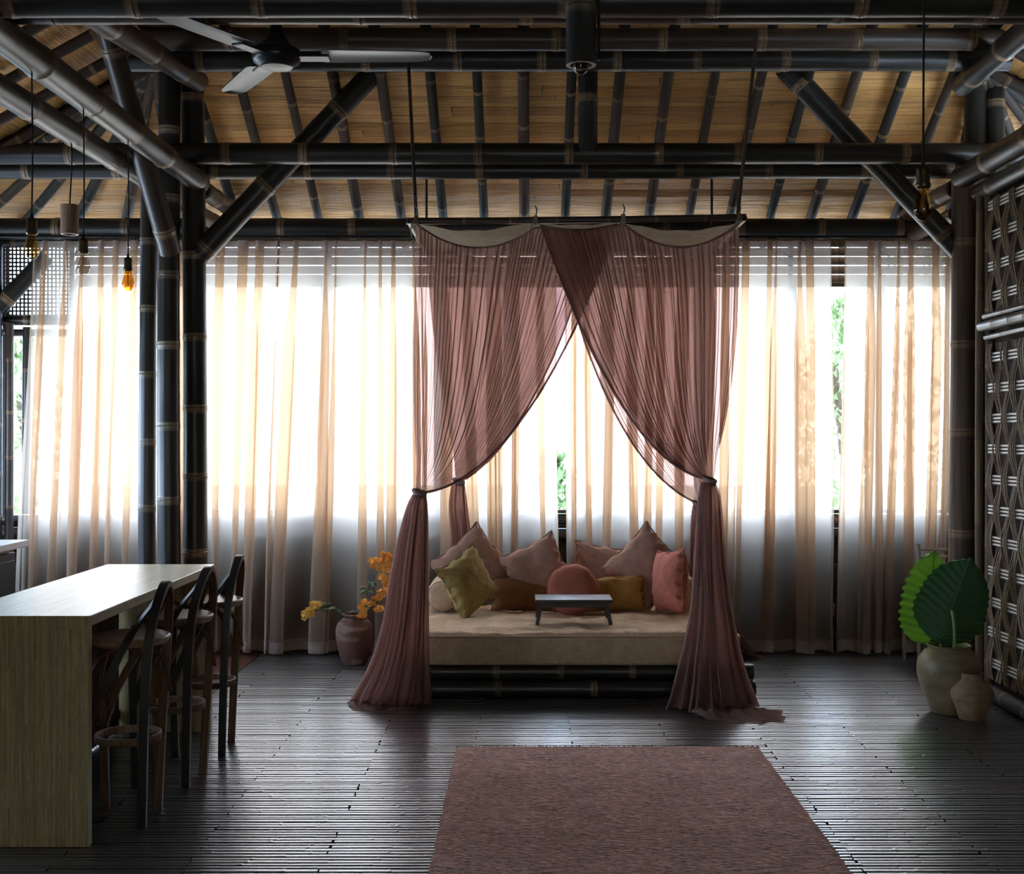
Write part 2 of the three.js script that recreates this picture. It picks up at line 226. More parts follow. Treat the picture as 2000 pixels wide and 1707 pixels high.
// side slopes are ruled by their rafters: e from 0 (hip) over 1 (square to the wall at the corner column) to the front
const sideTop = (s, e) => V(s < 0 ? -2.32 : 2.85, 4.01, e < 1 ? 7.77 : 7.77 - (e - 1) * 0.4);
const sideLow = (s, e) => { const out = 2.92; return e < 1 ? V((s < 0 ? -2.32 - out : 2.85 + out), lerp(yRear(9.0), 2.4, smooth(0, 1, e)), lerp(9.0, 7.77, e)) : V((s < 0 ? -2.32 - out : 2.85 + out), 2.4, 7.77 - (e - 1) * 0.4); };
const onSide = (s, e, t) => sideTop(s, e).lerp(sideLow(s, e), t);
const ceiling = structure('ceiling');
{
  const R = rng(21), up = new THREE.Vector3(0, 1, 0), N = new THREE.Vector3(0, 1, -SLOPE).normalize();
  // decks above the matting keep the daylight out
  const DECK = 0.045, lineX = (d, y) => [V(hipL(d) - 0.05, y, d), V(hipR(d) + 0.05, y, d)];
  part('roof_deck', ribbon(lineX(5.19, yRear(5.19) + DECK), lineX(7.77, yRear(7.77) + DECK), 0.06, up), M.deck, ceiling);
  part('roof_deck', ribbon(lineX(7.77, yRear(7.77) + DECK), lineX(9.42, yRear(9.42) + DECK), 0.06, up), M.deck, ceiling);
  for (const s of [-1, 1]) {
    const A = [], B = [], C = []; for (let e = 0; e <= 28.5; e += 0.25) { A.push(onSide(s, e, 0).setY(4.01 + DECK)); const b = onSide(s, e, 1); b.y += DECK; B.push(b); }
    part('roof_deck', ribbon(A, B, 0.06, up), M.deck, ceiling);
    const x = s < 0 ? -2.32 : 2.85, ridge = [V(0.265, 5.43 + DECK, 5.19), V(0.265, 5.43 + DECK, -3.3)], low = [V(x, 4.01 + DECK, 7.77), V(x, 4.01 + DECK, -3.3)];
    part('roof_deck', ribbon(ridge, low, 0.06, up), M.deck, ceiling);
  }
  // matting: rows of split bamboo, each row lapping over the one below
  let d = 9.40, row = 0;
  while (d > 7.1) {
    const w = (0.046 + 0.022 * R()), d1 = d - w, x0 = Math.max(hipL(d1), -4.5) - 0.02, x1 = Math.min(hipR(d1), 4.4) + 0.02;
    let x = x0;
    while (x < x1 - 0.05) {
      let e = Math.min(x1, x + 1.5 + 2.2 * R()); if (x1 - e < 0.6) e = x1;
      const n = Math.max(3, Math.round((e - x) / 0.28)), A = [], B = [], lift = 0.004 + 0.020 * R(), gap = R() < 0.75 ? 0.005 + 0.009 * R() : 0;
      for (let i = 0; i <= n; i++) { const xx = lerp(x, e, i / n); A.push(V(xx, yRear(d1 + gap) + 0.012 + 0.004 * R(), d1 + gap + 0.004 * (R() - 0.5))); const dl = d + 0.004 * (R() - 0.5); B.push(V(xx, yRear(dl) + 0.014 - lift - 0.006 * R(), dl)); }
      part('mat_strip', ribbon(A, B, 0.004, N), M.strips[R() * 5 | 0], ceiling);
      x = e + 0.004;
    }
    d = d1; row++;
  }
  for (const s of [-1, 1]) for (let t = 0.0, k = 0; t < (s < 0 ? 0.62 : 0.5); k++) {
    const w = (0.050 + 0.02 * R()) / 3.2, t1 = t + w, cuts = s < 0 ? [0, 3.2 + R(), 6.5 + 2 * R(), 10] : [0, 4 + R(), 9];
    for (let c = 0; c < cuts.length - 1; c++) {
      const n = Math.round((cuts[c + 1] - cuts[c]) / 0.25), A = [], B = [], lift = 0.004 + 0.012 * R();
      for (let i = 0; i <= n; i++) { const e = lerp(cuts[c], cuts[c + 1] - 0.01, i / n), a = onSide(s, e, t - 0.003), b = onSide(s, e, t1 + 0.0015 * R()); a.y += 0.02; b.y += 0.014 - lift; A.push(a); B.push(b); }
      part('mat_strip', ribbon(A, B, 0.004, up), M.strips[R() * 5 | 0], ceiling);
    }
    t = t1;
  }
  // rafters
  const RR = 0.033, down = RR + 0.028, rafter = (a, b, r, o) => { a.y -= down; b.y -= down; part('rafter', culm(a, b, r, { seg: 12, spacing: 0.42, ...o }), M.rafter, ceiling); };
  for (let k = -7; k <= 9; k++) {
    const x = -0.011 + 0.304 * k + 0.012 * (R() - 0.5), top = Math.max(5.6, 7.77 - Math.min(x + 2.32, 2.85 - x) + 0.06);
    rafter(V(x + 0.02 * (R() - 0.5), yRear(9.40), 9.40), V(x, yRear(top), top), RR * (0.92 + 0.2 * R()), { colors: R() < 0.4 ? BLACK : BROWN });
  }
  for (const s of [-1, 1]) {
    const ax = s < 0 ? -2.32 : 2.85, ends = s < 0 ? [-2.56, -2.9, -3.23, -3.57, -3.88, -4.2, -4.55] : [3.1, 3.42, 3.76, 4.1, 4.5];
    for (const xe of ends) { const k = (9.40 - 7.77) / (9.0 - 7.77), xo = ax + (xe - ax) * k; rafter(V(xo, yRear(9.40), 9.40), V(ax + s * 0.03, 4.01 + 0.01, 7.76), RR * (0.9 + 0.2 * R()), { colors: R() < 0.35 ? BLACK : BROWN }); }
    for (let e = 0; e < 1; e += s < 0 ? 0.13 : 0.3) rafter(onSide(s, e + (e ? 0 : -0.0), 1), onSide(s, e, 0.02), e < 0.6 ? 0.026 : RR, { colors: BROWN });
    for (let e = 1; e < 11; e += 1.0) rafter(onSide(s, e, 1), onSide(s, e, 0.02), RR, { colors: BROWN });
  }
}

// ---------------------------------------------------------------- walls
const SILL = 1.0, HEAD = 2.73, POSTS = [-4.35, -3.38, -2.42, -1.475, -0.637, -0.12, 0.60, 1.30, 1.97, 2.62, 3.17];
{
  const w = structure('wall_back');
  part('lower_wall', box(8.0, 0.93, 0.07, -0.55, 0.465, -9.24), M.darkWall, w);
  for (const [y, r] of [[0.965, 0.045], [0.865, 0.05], [0.60, 0.045], [0.30, 0.045], [0.08, 0.06]]) part('rail', culm(V(-4.5, y, 9.16), V(3.4, y, 9.16), r, { spacing: 0.45 }), M.culm, w);
  for (const y of [2.762, 2.829, 2.896, 2.963, 3.030]) part('louver_board', box(6.8, 0.072, 0.014).rotateX(-0.62).translate(0.05, y, -9.14), M.louver, w);
  for (let i = 0; i < POSTS.length; i++) part('post', culm(V(POSTS[i], 0, 9.15), V(POSTS[i], 3.02, 9.15), i === 3 ? 0.034 : 0.022, { colors: BROWN }), M.culm, w);
  for (let i = 1; i < POSTS.length - 1; i++) {
    const x0 = POSTS[i] + 0.02, x1 = POSTS[i + 1] - 0.02, win = structure('window_' + (i)); win.name = 'window_' + i;
    const f = 0.026, h = HEAD - 1.02, cy = (HEAD + 1.02) / 2;
    part('window_frame', merge([box(f, h, 0.05, x0 + f / 2, cy, -9.15), box(f, h, 0.05, x1 - f / 2, cy, -9.15), box(x1 - x0, f, 0.05, (x0 + x1) / 2, HEAD - f / 2, -9.15), box(x1 - x0, f, 0.05, (x0 + x1) / 2, 1.02 + f / 2, -9.15)]), M.frame, win);
  }
  // lattice panel and glazing rail in the far corner bay
  const lat = []; for (let x = -3.86; x < -3.36; x += 0.0292) lat.push(box(0.013, 0.54, 0.008, x, 2.75, -9.10)); for (let y = 2.49; y < 3.01; y += 0.0300) lat.push(box(0.52, 0.013, 0.008, -3.62, y, -9.106));
  const lp = part('lattice', merge(lat), M.frame, w, 'fine square lattice panel'); lp.userData.kind = 'stuff';
  part('rail', culm(V(-4.4, 3.025, 9.09), V(-3.3, 3.025, 9.09), 0.04), M.culm, w);
  part('rail', culm(V(-4.4, 2.45, 9.08), V(-3.34, 2.45, 9.08), 0.04), M.culm, w);
  part('rail', culm(V(-4.4, 2.36, 9.12), V(-3.34, 2.36, 9.12), 0.03, { colors: BROWN }), M.culm, w);
  part('jamb', culm(V(-3.69, 1.02, 9.08), V(-3.685, 2.40, 9.08), 0.033), M.culm, w);
  part('jamb', culm(V(-3.80, 0.0, 9.02), V(-3.79, 2.42, 9.02), 0.032, { colors: BROWN }), M.culm, w);
  part('jamb', culm(V(-3.88, 0.0, 8.98), V(-3.87, 3.02, 8.98), 0.045), M.culm, w);
  part('brace', culm(P(-40, 642, 8.99), P(92, 500, 9.04), 0.062, { spacing: 0.5 }), M.culm, w);
  part('infill', box(0.5, 2.45, 0.06, -4.1, 1.22, -9.16), M.darkWall, w);
  part('infill', box(0.9, 0.62, 0.05, -4.3, 2.75, -9.16), M.darkWall, w);
  part('infill', box(0.5, 3.05, 0.06, 3.42, 1.52, -9.2), M.darkWall, w);
}
{
  const w = structure('wall_left');                                     // kitchen side: two openings above a low wall
  part('lower_wall', box(0.08, 1.15, 12.6, -4.72, 0.575, -2.95), M.darkWall, w);
  part('upper_wall', box(0.08, 0.85, 12.6, -4.72, 2.525, -2.95), M.darkWall, w);
  for (const [d0, d1] of [[9.25, 8.9], [7.0, 6.6], [4.6, -3.3]]) part('infill', box(0.08, 1.1, d0 - d1, -4.72, 1.6, -(d0 + d1) / 2), M.darkWall, w);
}
{
  const w = structure('wall_front');                                    // behind the camera: a wide doorway facing an added bounce wall for warm fill
  part('panel', box(3.3, 6.2, 0.1, -3.15, 3.0, 3.25), M.darkWall, w);
  part('panel', box(3.9, 6.2, 0.1, 3.45, 3.0, 3.25), M.darkWall, w);
  part('panel', box(3.2, 4.0, 0.1, 0, 4.2, 3.25), M.darkWall, w);
  const bounceWall = structure('wall_bounce'); part('bounceStucco', box(16, 5.2, 0.25, 0, 2.2, 6.6), M.bounceStucco, bounceWall);  // unseen stucco sheet, added to bounce soft warm fill indoors
}
{
  const w = structure('wall_right');
  const X = 2.84;
  part('backing', box(0.06, 3.2, 11.2, X + 0.14, 1.55, -2.35), M.darkWall, w);
  part('backing', box(0.75, 3.2, 0.06, 3.5, 1.55, -8.02), M.darkWall, w);
  part('backing', box(0.06, 3.1, 1.3, 3.5, 1.55, -8.6), M.darkWall, w);
  const d0 = 7.50, d1 = 4.4;
  part('rail', culm(V(X - 0.05, 2.262, d0 + 0.02), V(X - 0.05, 2.262, d1), 0.032, { colors: PALE, spacing: 0.24 }), M.culm, w);
  part('rail', culm(V(X - 0.03, 2.325, d0 + 0.02), V(X - 0.03, 2.325, d1), 0.02, { colors: PALE }), M.culm, w);
  part('rail', culm(V(X - 0.03, 2.195, d0), V(X - 0.03, 2.195, d1), 0.018, { colors: PALE }), M.culm, w);
  part('rail', culm(V(X - 0.03, 0.046, d0), V(X - 0.03, 0.046, d1), 0.045), M.rafter, w);
  // woven cane infill: bundles of split cane passing in front of and behind triple rods
  const R = rng(88), step = 0.118, rowH = 0.185;
  const panel = (y0, y1) => {
    for (let k = 0, y = y0 + rowH * 0.55; y < y1 - 0.04; y += rowH, k++) {
      part('cane_rod', merge([-1, 0, 1].map((j) => rod(V(X - 0.012, y + j * 0.021, d0), V(X - 0.012, y + j * 0.021, d1), 0.0085, 8))), M.caneRod, w);
    }
    for (let i = 0, d = d0 - 0.03; d > d1; d -= step, i++) {
      const list = [];
      for (let c = 0; c < 4; c++) {
        const pts = [], ph = i % 2, jit = (R() - 0.5) * 0.01, off = [-0.037, -0.013, 0.012, 0.036][c], lean = 0.010 * (R() - 0.5);
        for (let y = y0; y <= y1 + 0.001; y += rowH / 4) { const t = (y - y0 - rowH * 0.55) / rowH, f = Math.cos(Math.PI * (t + ph)); pts.push(V(X - 0.012 - (0.0135 + lean * 0.3) * f - 0.003 * R(), y, d + off * (0.92 + 0.12 * f) + jit + lean * Math.sin(t * 2.1) + 0.006 * (R() - 0.5))); }
        list.push(tube(pts, 0.0048 + 0.001 * R(), 5, pts.length * 2));
      }
      part('cane', merge(list), M.cane[R() * 3 | 0], w);
    }
  };
  panel(0.12, 2.185); panel(2.34, 3.06);
}

// ---------------------------------------------------------------- posts and beams
function beam(name, label, a, b, r, o, category = 'beam') { const m = solo(name, culm(a, b, r, o), M.culm, label, category); return m; }
beam('tie_beam', 'black bamboo tie beam crossing the room in front of the diagonal braces', V(-4.6, 3.385, 7.79), V(3.4, 3.385, 7.79), 0.068, { spacing: 0.52, bow: 0.002 });
beam('tie_beam', 'thinner bamboo tie beam just behind and below the main cross beam', V(-4.6, 3.345, 8.075), V(3.4, 3.345, 8.075), 0.058, { spacing: 0.6, bow: 0.002 });
beam('purlin', 'lower black bamboo purlin carrying the rafters above the hanging bed', V(-2.45, 3.93, 7.63), V(3.0, 3.93, 7.63), 0.07, { spacing: 0.5, bow: 0.001 });
beam('purlin', 'upper brown bamboo purlin directly behind the fan blades', V(-2.3, 3.985, 7.4), V(2.9, 3.985, 7.4), 0.068, { spacing: 0.6, bow: 0.001, colors: BROWN });
beam('tie_beam', 'nearest black bamboo beam running along the top edge of the view', V(-4.4, 3.318, 4.85), V(4.4, 3.318, 4.85), 0.068, { spacing: 0.54, bow: 0.001 });
beam('tie_beam', 'bamboo beam tucked behind the nearest top beam', V(-4.4, 3.350, 5.03), V(4.4, 3.350, 5.03), 0.064, { spacing: 0.6, bow: 0.001, colors: BROWN });
beam('side_beam', 'long bamboo beam above the table from which the bulbs hang', V(-2.13, 3.215, 3.4), V(-2.13, 3.25, 8.02), 0.073, { spacing: 0.62, bow: 0.004 });
beam('side_beam', 'second bamboo beam beside the one carrying the bulbs', V(-2.45, 3.17, 3.4), V(-2.43, 3.24, 7.86), 0.066, { spacing: 0.6, bow: 0.004 });
beam('side_beam', 'bamboo beam with bright underside running into the column beside the woven panel', V(2.80, 3.26, 3.4), V(2.79, 3.25, 7.86), 0.075, { spacing: 0.55, bow: 0.003 });
beam('side_beam', 'dark bamboo head beam resting on top of the woven cane panel', V(2.84, 3.12, 3.4), V(2.84, 3.12, 7.7), 0.055, { spacing: 0.6, bow: 0.003 });
beam('side_beam', 'uppermost bamboo beam above the column beside the woven panel', V(2.79, 3.90, 4.0), V(2.79, 3.84, 7.86), 0.072, { spacing: 0.5, bow: 0.003 });
beam('side_beam', 'bamboo beam running from the three pole column top towards the viewer', V(-2.16, 3.60, 5.3), V(-2.10, 3.87, 7.88), 0.068, { spacing: 0.6, bow: 0.003, colors: BROWN });
beam('wall_beam', 'short bamboo beam from the three pole column to the window wall', V(-2.13, 3.22, 8.12), V(-2.13, 3.24, 9.02), 0.06, { colors: BROWN });
beam('wall_beam', 'lower short bamboo beam behind the three pole column', V(-2.22, 3.10, 8.1), V(-2.20, 3.12, 9.05), 0.055, { colors: BROWN });
beam('wall_beam', 'short bamboo beam behind the hanging bulb by the woven panel', V(2.79, 3.20, 7.98), V(2.79, 3.22, 9.0), 0.062, { colors: BROWN });
beam('wall_beam', 'lower short bamboo beam beside the brace by the woven panel', V(2.80, 3.04, 8.0), V(2.82, 3.06, 9.0), 0.05, { colors: BROWN });
beam('wall_plate', 'black bamboo beam above the window curtains', V(-4.6, 3.115, 9.02), V(3.6, 3.115, 9.02), 0.078, { spacing: 0.55, bow: 0.001 });
beam('strut', 'slanted bamboo strut leaning from the roof onto the three pole column', P(333, 492, 7.68), P(201, 30, 6.8), 0.066, { spacing: 0.55, colors: BROWN, tan: [0.26, 0.17, 0.10] });
beam('brace', 'diagonal bamboo brace rising from the three pole column', P(390, 498, 7.935), P(752, 118, 7.935), 0.072, { spacing: 0.6 }, 'brace');
beam('brace', 'diagonal bamboo brace falling towards the column by the woven panel', P(1520, 118, 7.935), P(1884, 500, 7.935), 0.072, { spacing: 0.7 }, 'brace');
beam('king_post', 'short upright bamboo post between the purlin and the cross beam', V(0.392, 3.99, 7.76), V(0.392, 3.38, 7.76), 0.062, { spacing: 0.5 }, 'post');
{
  const c = thing('bamboo_column', 'column of three thick black bamboo poles beyond the end of the table', 'column', V(-2.3, 0, 7.9));
  const at = (x, y, d) => V(x + 2.3, y, d - 7.9);
  part('pole', culm(at(-2.462, 0, 7.97), at(-2.44, 3.5, 7.97), 0.056, { spacing: 0.40, tan: [0.24, 0.18, 0.12] }), M.culm, c);
  part('pole', culm(at(-2.262, 0, 7.82), at(-2.265, 3.96, 7.82), 0.071, { spacing: 0.45, tan: [0.30, 0.24, 0.17] }), M.culm, c);
  part('pole', culm(at(-2.142, 0, 7.95), at(-2.158, 3.93, 7.95), 0.077, { spacing: 0.46 }), M.culm, c);
}
{
  const c = thing('bamboo_column', 'brown bamboo column with thin poles between the curtains and the woven panel', 'column', V(2.85, 0, 7.9));
  const at = (x, y, d) => V(x - 2.85, y, d - 7.9);
  part('pole', culm(at(2.79, 0, 7.9), at(2.82, 3.26, 7.9), 0.082, { spacing: 0.62, colors: [[0.20, 0.13, 0.085], [0.15, 0.10, 0.068]], tan: [0.36, 0.22, 0.13] }), M.rafter, c);
  part('pole', culm(at(2.93, 0, 8.0), at(2.93, 3.86, 8.0), 0.075, { spacing: 0.6 }), M.culm, c);
  part('pole', culm(at(3.04, 0, 7.96), at(3.04, 3.86, 7.96), 0.06, { spacing: 0.6 }), M.culm, c);
  part('thin_pole', culm(at(2.815, 0, 7.62), at(2.82, 3.1, 7.62), 0.026, { spacing: 0.5, colors: [[0.22, 0.16, 0.09], [0.17, 0.12, 0.07]] }), M.rafter, c);
  part('thin_pole', culm(at(2.85, 0, 7.56), at(2.852, 3.1, 7.56), 0.029, { spacing: 0.36, colors: [[0.20, 0.125, 0.085], [0.15, 0.10, 0.07]], tan: [0.34, 0.2, 0.12] }), M.rafter, c);
}

// ---------------------------------------------------------------- window curtains
{
  const CD = 8.95, toX = (px) => (px - VX) / FOCAL * CD, TOP = 3.017;
  const track = thing('curtain_rail', 'thin black curtain rail under the bamboo beam along the windows', 'curtain rail', V(0, 3.045, CD));
  part('rail_pipe', rod(new THREE.Vector3(-4.0, 0, 0), new THREE.Vector3(3.25, 0, 0), 0.011), M.blackMetal, track);
  const pleat = (R, n) => { const w = []; let s = 0; for (let i = 0; i < n; i++) { const v = 0.45 + 1.4 * R(); w.push(v); s += v; } return w.map((v) => v / s); };
  function curtain(label, t0, t1, b0, b1, n, seed) {
    const R = rng(seed), W = pleat(R, n), x0 = toX(t0), x1 = toX(t1), xb0 = toX(b0), xb1 = toX(b1), per = 26, nu = n * per, nv = 46;
    const k0 = W.map(() => 1.3 + 2.0 * R()), k1 = W.map(() => 1.1 + 2.4 * R()), ph = W.map(() => (R() - 0.5) * 0.5), k2 = W.map(() => 1.5 * R()), drift = W.map(() => (R() - 0.5) * 0.06), amp = W.map(() => 0.6 + 0.8 * R());
    const start = []; let s = 0; for (const w of W) { start.push(s); s += w; }
    const at = (u, v, push = 0) => {                              // v 0 top, 1 hem
      const q = Math.min(n - 1, Math.floor(u * n)), f = u * n - q, bulge = Math.sin(v * Math.PI);
      const kk = lerp(k0[q], k1[q], smooth(0.1, 0.9, v)) * (v < 0.03 ? 1.05 : 1), fx = f - (kk * Math.sin(2 * Math.PI * f) + k2[q] * smooth(0.02, 0.3, v) * Math.sin(6 * Math.PI * f)) / (2 * Math.PI);
      const uu = clamp(start[q] + W[q] * fx, -0.005, 1.005), xt = lerp(x0, x1, uu), xb = lerp(xb0, xb1, uu), dr = lerp(drift[q], drift[Math.min(n - 1, q + 1)], f) * smooth(0.2, 1, v);
      const A = lerp(0.020, 0.042 * lerp(amp[q], amp[Math.min(n - 1, q + 1)], f), smooth(0.02, 0.7, v));
      const x = lerp(xt, xb, v) + dr + 0.006 * Math.sin(v * 7 + q * 2.1) * v, z = -CD + A * Math.cos(2 * Math.PI * f + ph[q] * v * Math.sin(Math.PI * f)) + 0.25 * A * k2[q] * Math.cos(6 * Math.PI * f) + 0.02 * bulge * Math.sin(uu * 9 + seed) + push;
      const hem = 0.022 + 0.014 * Math.sin(uu * 23 + seed) * 0.5;
      return [x, lerp(TOP, hem, v) , z];
    };
    const c = thing('sheer_curtain', label, 'curtain', V((x0 + x1) / 2, 0, CD), 'sheer curtains along the window wall');
    const off = (p) => [p[0] - (x0 + x1) / 2, p[1], p[2] + CD];
    const width = Math.abs(x1 - x0) * 1.9;
    part('sheer_panel', grid(nu, nv, (u, v) => off(at(u, lerp(0.024, 0.972, v))), (u, v) => [u * width, v * 2.9]), M.sheer, c);
    part('header_band', grid(nu, 3, (u, v) => off(at(u, lerp(0, 0.024, v))), (u, v) => [u * width, v * 0.07]), M.sheerBand, c);
    part('hem_band', grid(nu, 3, (u, v) => off(at(u, lerp(0.972, 1, v))), (u, v) => [u * width, v * 0.09]), M.sheerBand, c);
    for (let i = 0; i < n; i++) { const x = lerp(x0, x1, start[i] + W[i] * 0.02) - (x0 + x1) / 2; part('hook', tube([new THREE.Vector3(x, 3.0, 0.012), new THREE.Vector3(x, 3.035, 0.014), new THREE.Vector3(x + 0.002, 3.058, 0.002), new THREE.Vector3(x, 3.045, -0.012)], 0.0022, 4, 8), M.blackMetal, c); }
  }
  curtain('sheer peach curtain hanging in front of the square lattice', 70, 300, 40, 292, 7, 101);
  curtain('sheer curtain hanging behind the three pole column', 292, 541, 284, 520, 7, 102);
  curtain('sheer curtain behind the flower jar', 549, 822, 512, 838, 8, 103);
  curtain('sheer curtain behind the bed and the dusty rose cushions nearest the jar', 822, 1086, 836, 1082, 8, 104);
  curtain('sheer curtain behind the bed and the coral cushion', 1104, 1440, 1110, 1424, 10, 105);
  curtain('sheer curtain between the bed drapes and the narrow window gap', 1438, 1621, 1414, 1628, 6, 106);
  curtain('sheer curtain between the narrow window gap and the brown column', 1652, 1866, 1639, 1852, 7, 107);
}

// ---------------------------------------------------------------- hanging bed canopy
const CF = 7.42, CB = 8.66;                                            // depth of the front and the back rod
{
  const f = thing('hanging_canopy', 'thin bamboo canopy frame hanging over the bed on two long rods', 'canopy frame', V(0.30, 2.9, 8.0));
  const at = (v) => v.clone().sub(f.position), pole = (name, a, b, r, o) => part(name, culm(at(a), at(b), r, { seg: 10, spacing: 0.3, colors: BROWN, ...o }), M.culm, f);
  pole('front_rod', P(793, 432, CF), P(1457, 424, CF), 0.021); pole('back_rod', V(-0.78, 2.90, CB), V(1.40, 2.90, CB), 0.02);
  pole('side_rod', V(-0.70, 2.885, CF - 0.06), V(-0.70, 2.885, CB + 0.06), 0.018); pole('side_rod', V(1.31, 2.90, CF - 0.06), V(1.31, 2.90, CB + 0.06), 0.018);
  pole('hanging_rod', P(813, 424, CF), P(797, 112, 7.45), 0.011, { spacing: 0.6 }); pole('hanging_rod', P(1441, 417, CF), P(1478, 70, 7.32), 0.011, { spacing: 0.6 });
  pole('hanging_rod', V(-0.70, 2.9, CB), V(-0.70, 3.48, CB), 0.009, { spacing: 0.6 }); pole('hanging_rod', V(1.31, 2.9, CB), V(1.31, 3.48, CB), 0.009, { spacing: 0.6 });
  for (const [px, py] of [[813, 430], [1046, 430], [1217, 427], [1443, 425]]) {                       // rope lashings
    const c = at(P(px, py, CF)), L = [];
    for (let k = 0; k < 3; k++) L.push(new THREE.TorusGeometry(0.025, 0.004, 5, 14).rotateY(Math.PI / 2).translate(c.x + (k - 1) * 0.009, c.y, c.z));
    L.push(tube([c.clone().add(new THREE.Vector3(0, 0.02, 0.02)), c.clone().add(new THREE.Vector3(0.008, 0.06, 0.012)), c.clone().add(new THREE.Vector3(-0.004, 0.085, 0.006))], 0.0045, 5));
    L.push(tube([c.clone().add(new THREE.Vector3(-0.01, -0.01, 0.028)), c.clone().add(new THREE.Vector3(-0.03, -0.06, 0.03)), c.clone().add(new THREE.Vector3(-0.022, -0.11, 0.025))], 0.004, 5));
    part('lashing', merge(L), M.rope, f);
  }
  // cream cloth stretched over the frame, sagging between the rods
  const cl = grid(40, 26, (u, v) => { const x = lerp(-0.70, 1.31, u), d = lerp(CF + 0.02, CB - 0.02, v), q = Math.sin(Math.PI * v), lobes = u < 0.36 ? Math.sin(Math.PI * u / 0.36) : u < 0.63 ? 0.35 * Math.sin(Math.PI * (u - 0.36) / 0.27) : Math.sin(Math.PI * (u - 0.63) / 0.37); return [x - 0.30, 2.893 - 2.9 - 0.05 * q * Math.sin(Math.PI * u) - 0.055 * lobes * (1 - v) * (1 - v) - 0.004 * Math.sin(u * 60 + v * 9), -d + 8.0]; }, (u, v) => [u * 2, v * 1.2]);
  solo('canopy_cloth', cl, M.canopyCloth, 'cream cotton cloth stretched over the top of the canopy frame', 'cloth').position.copy(f.position);
}
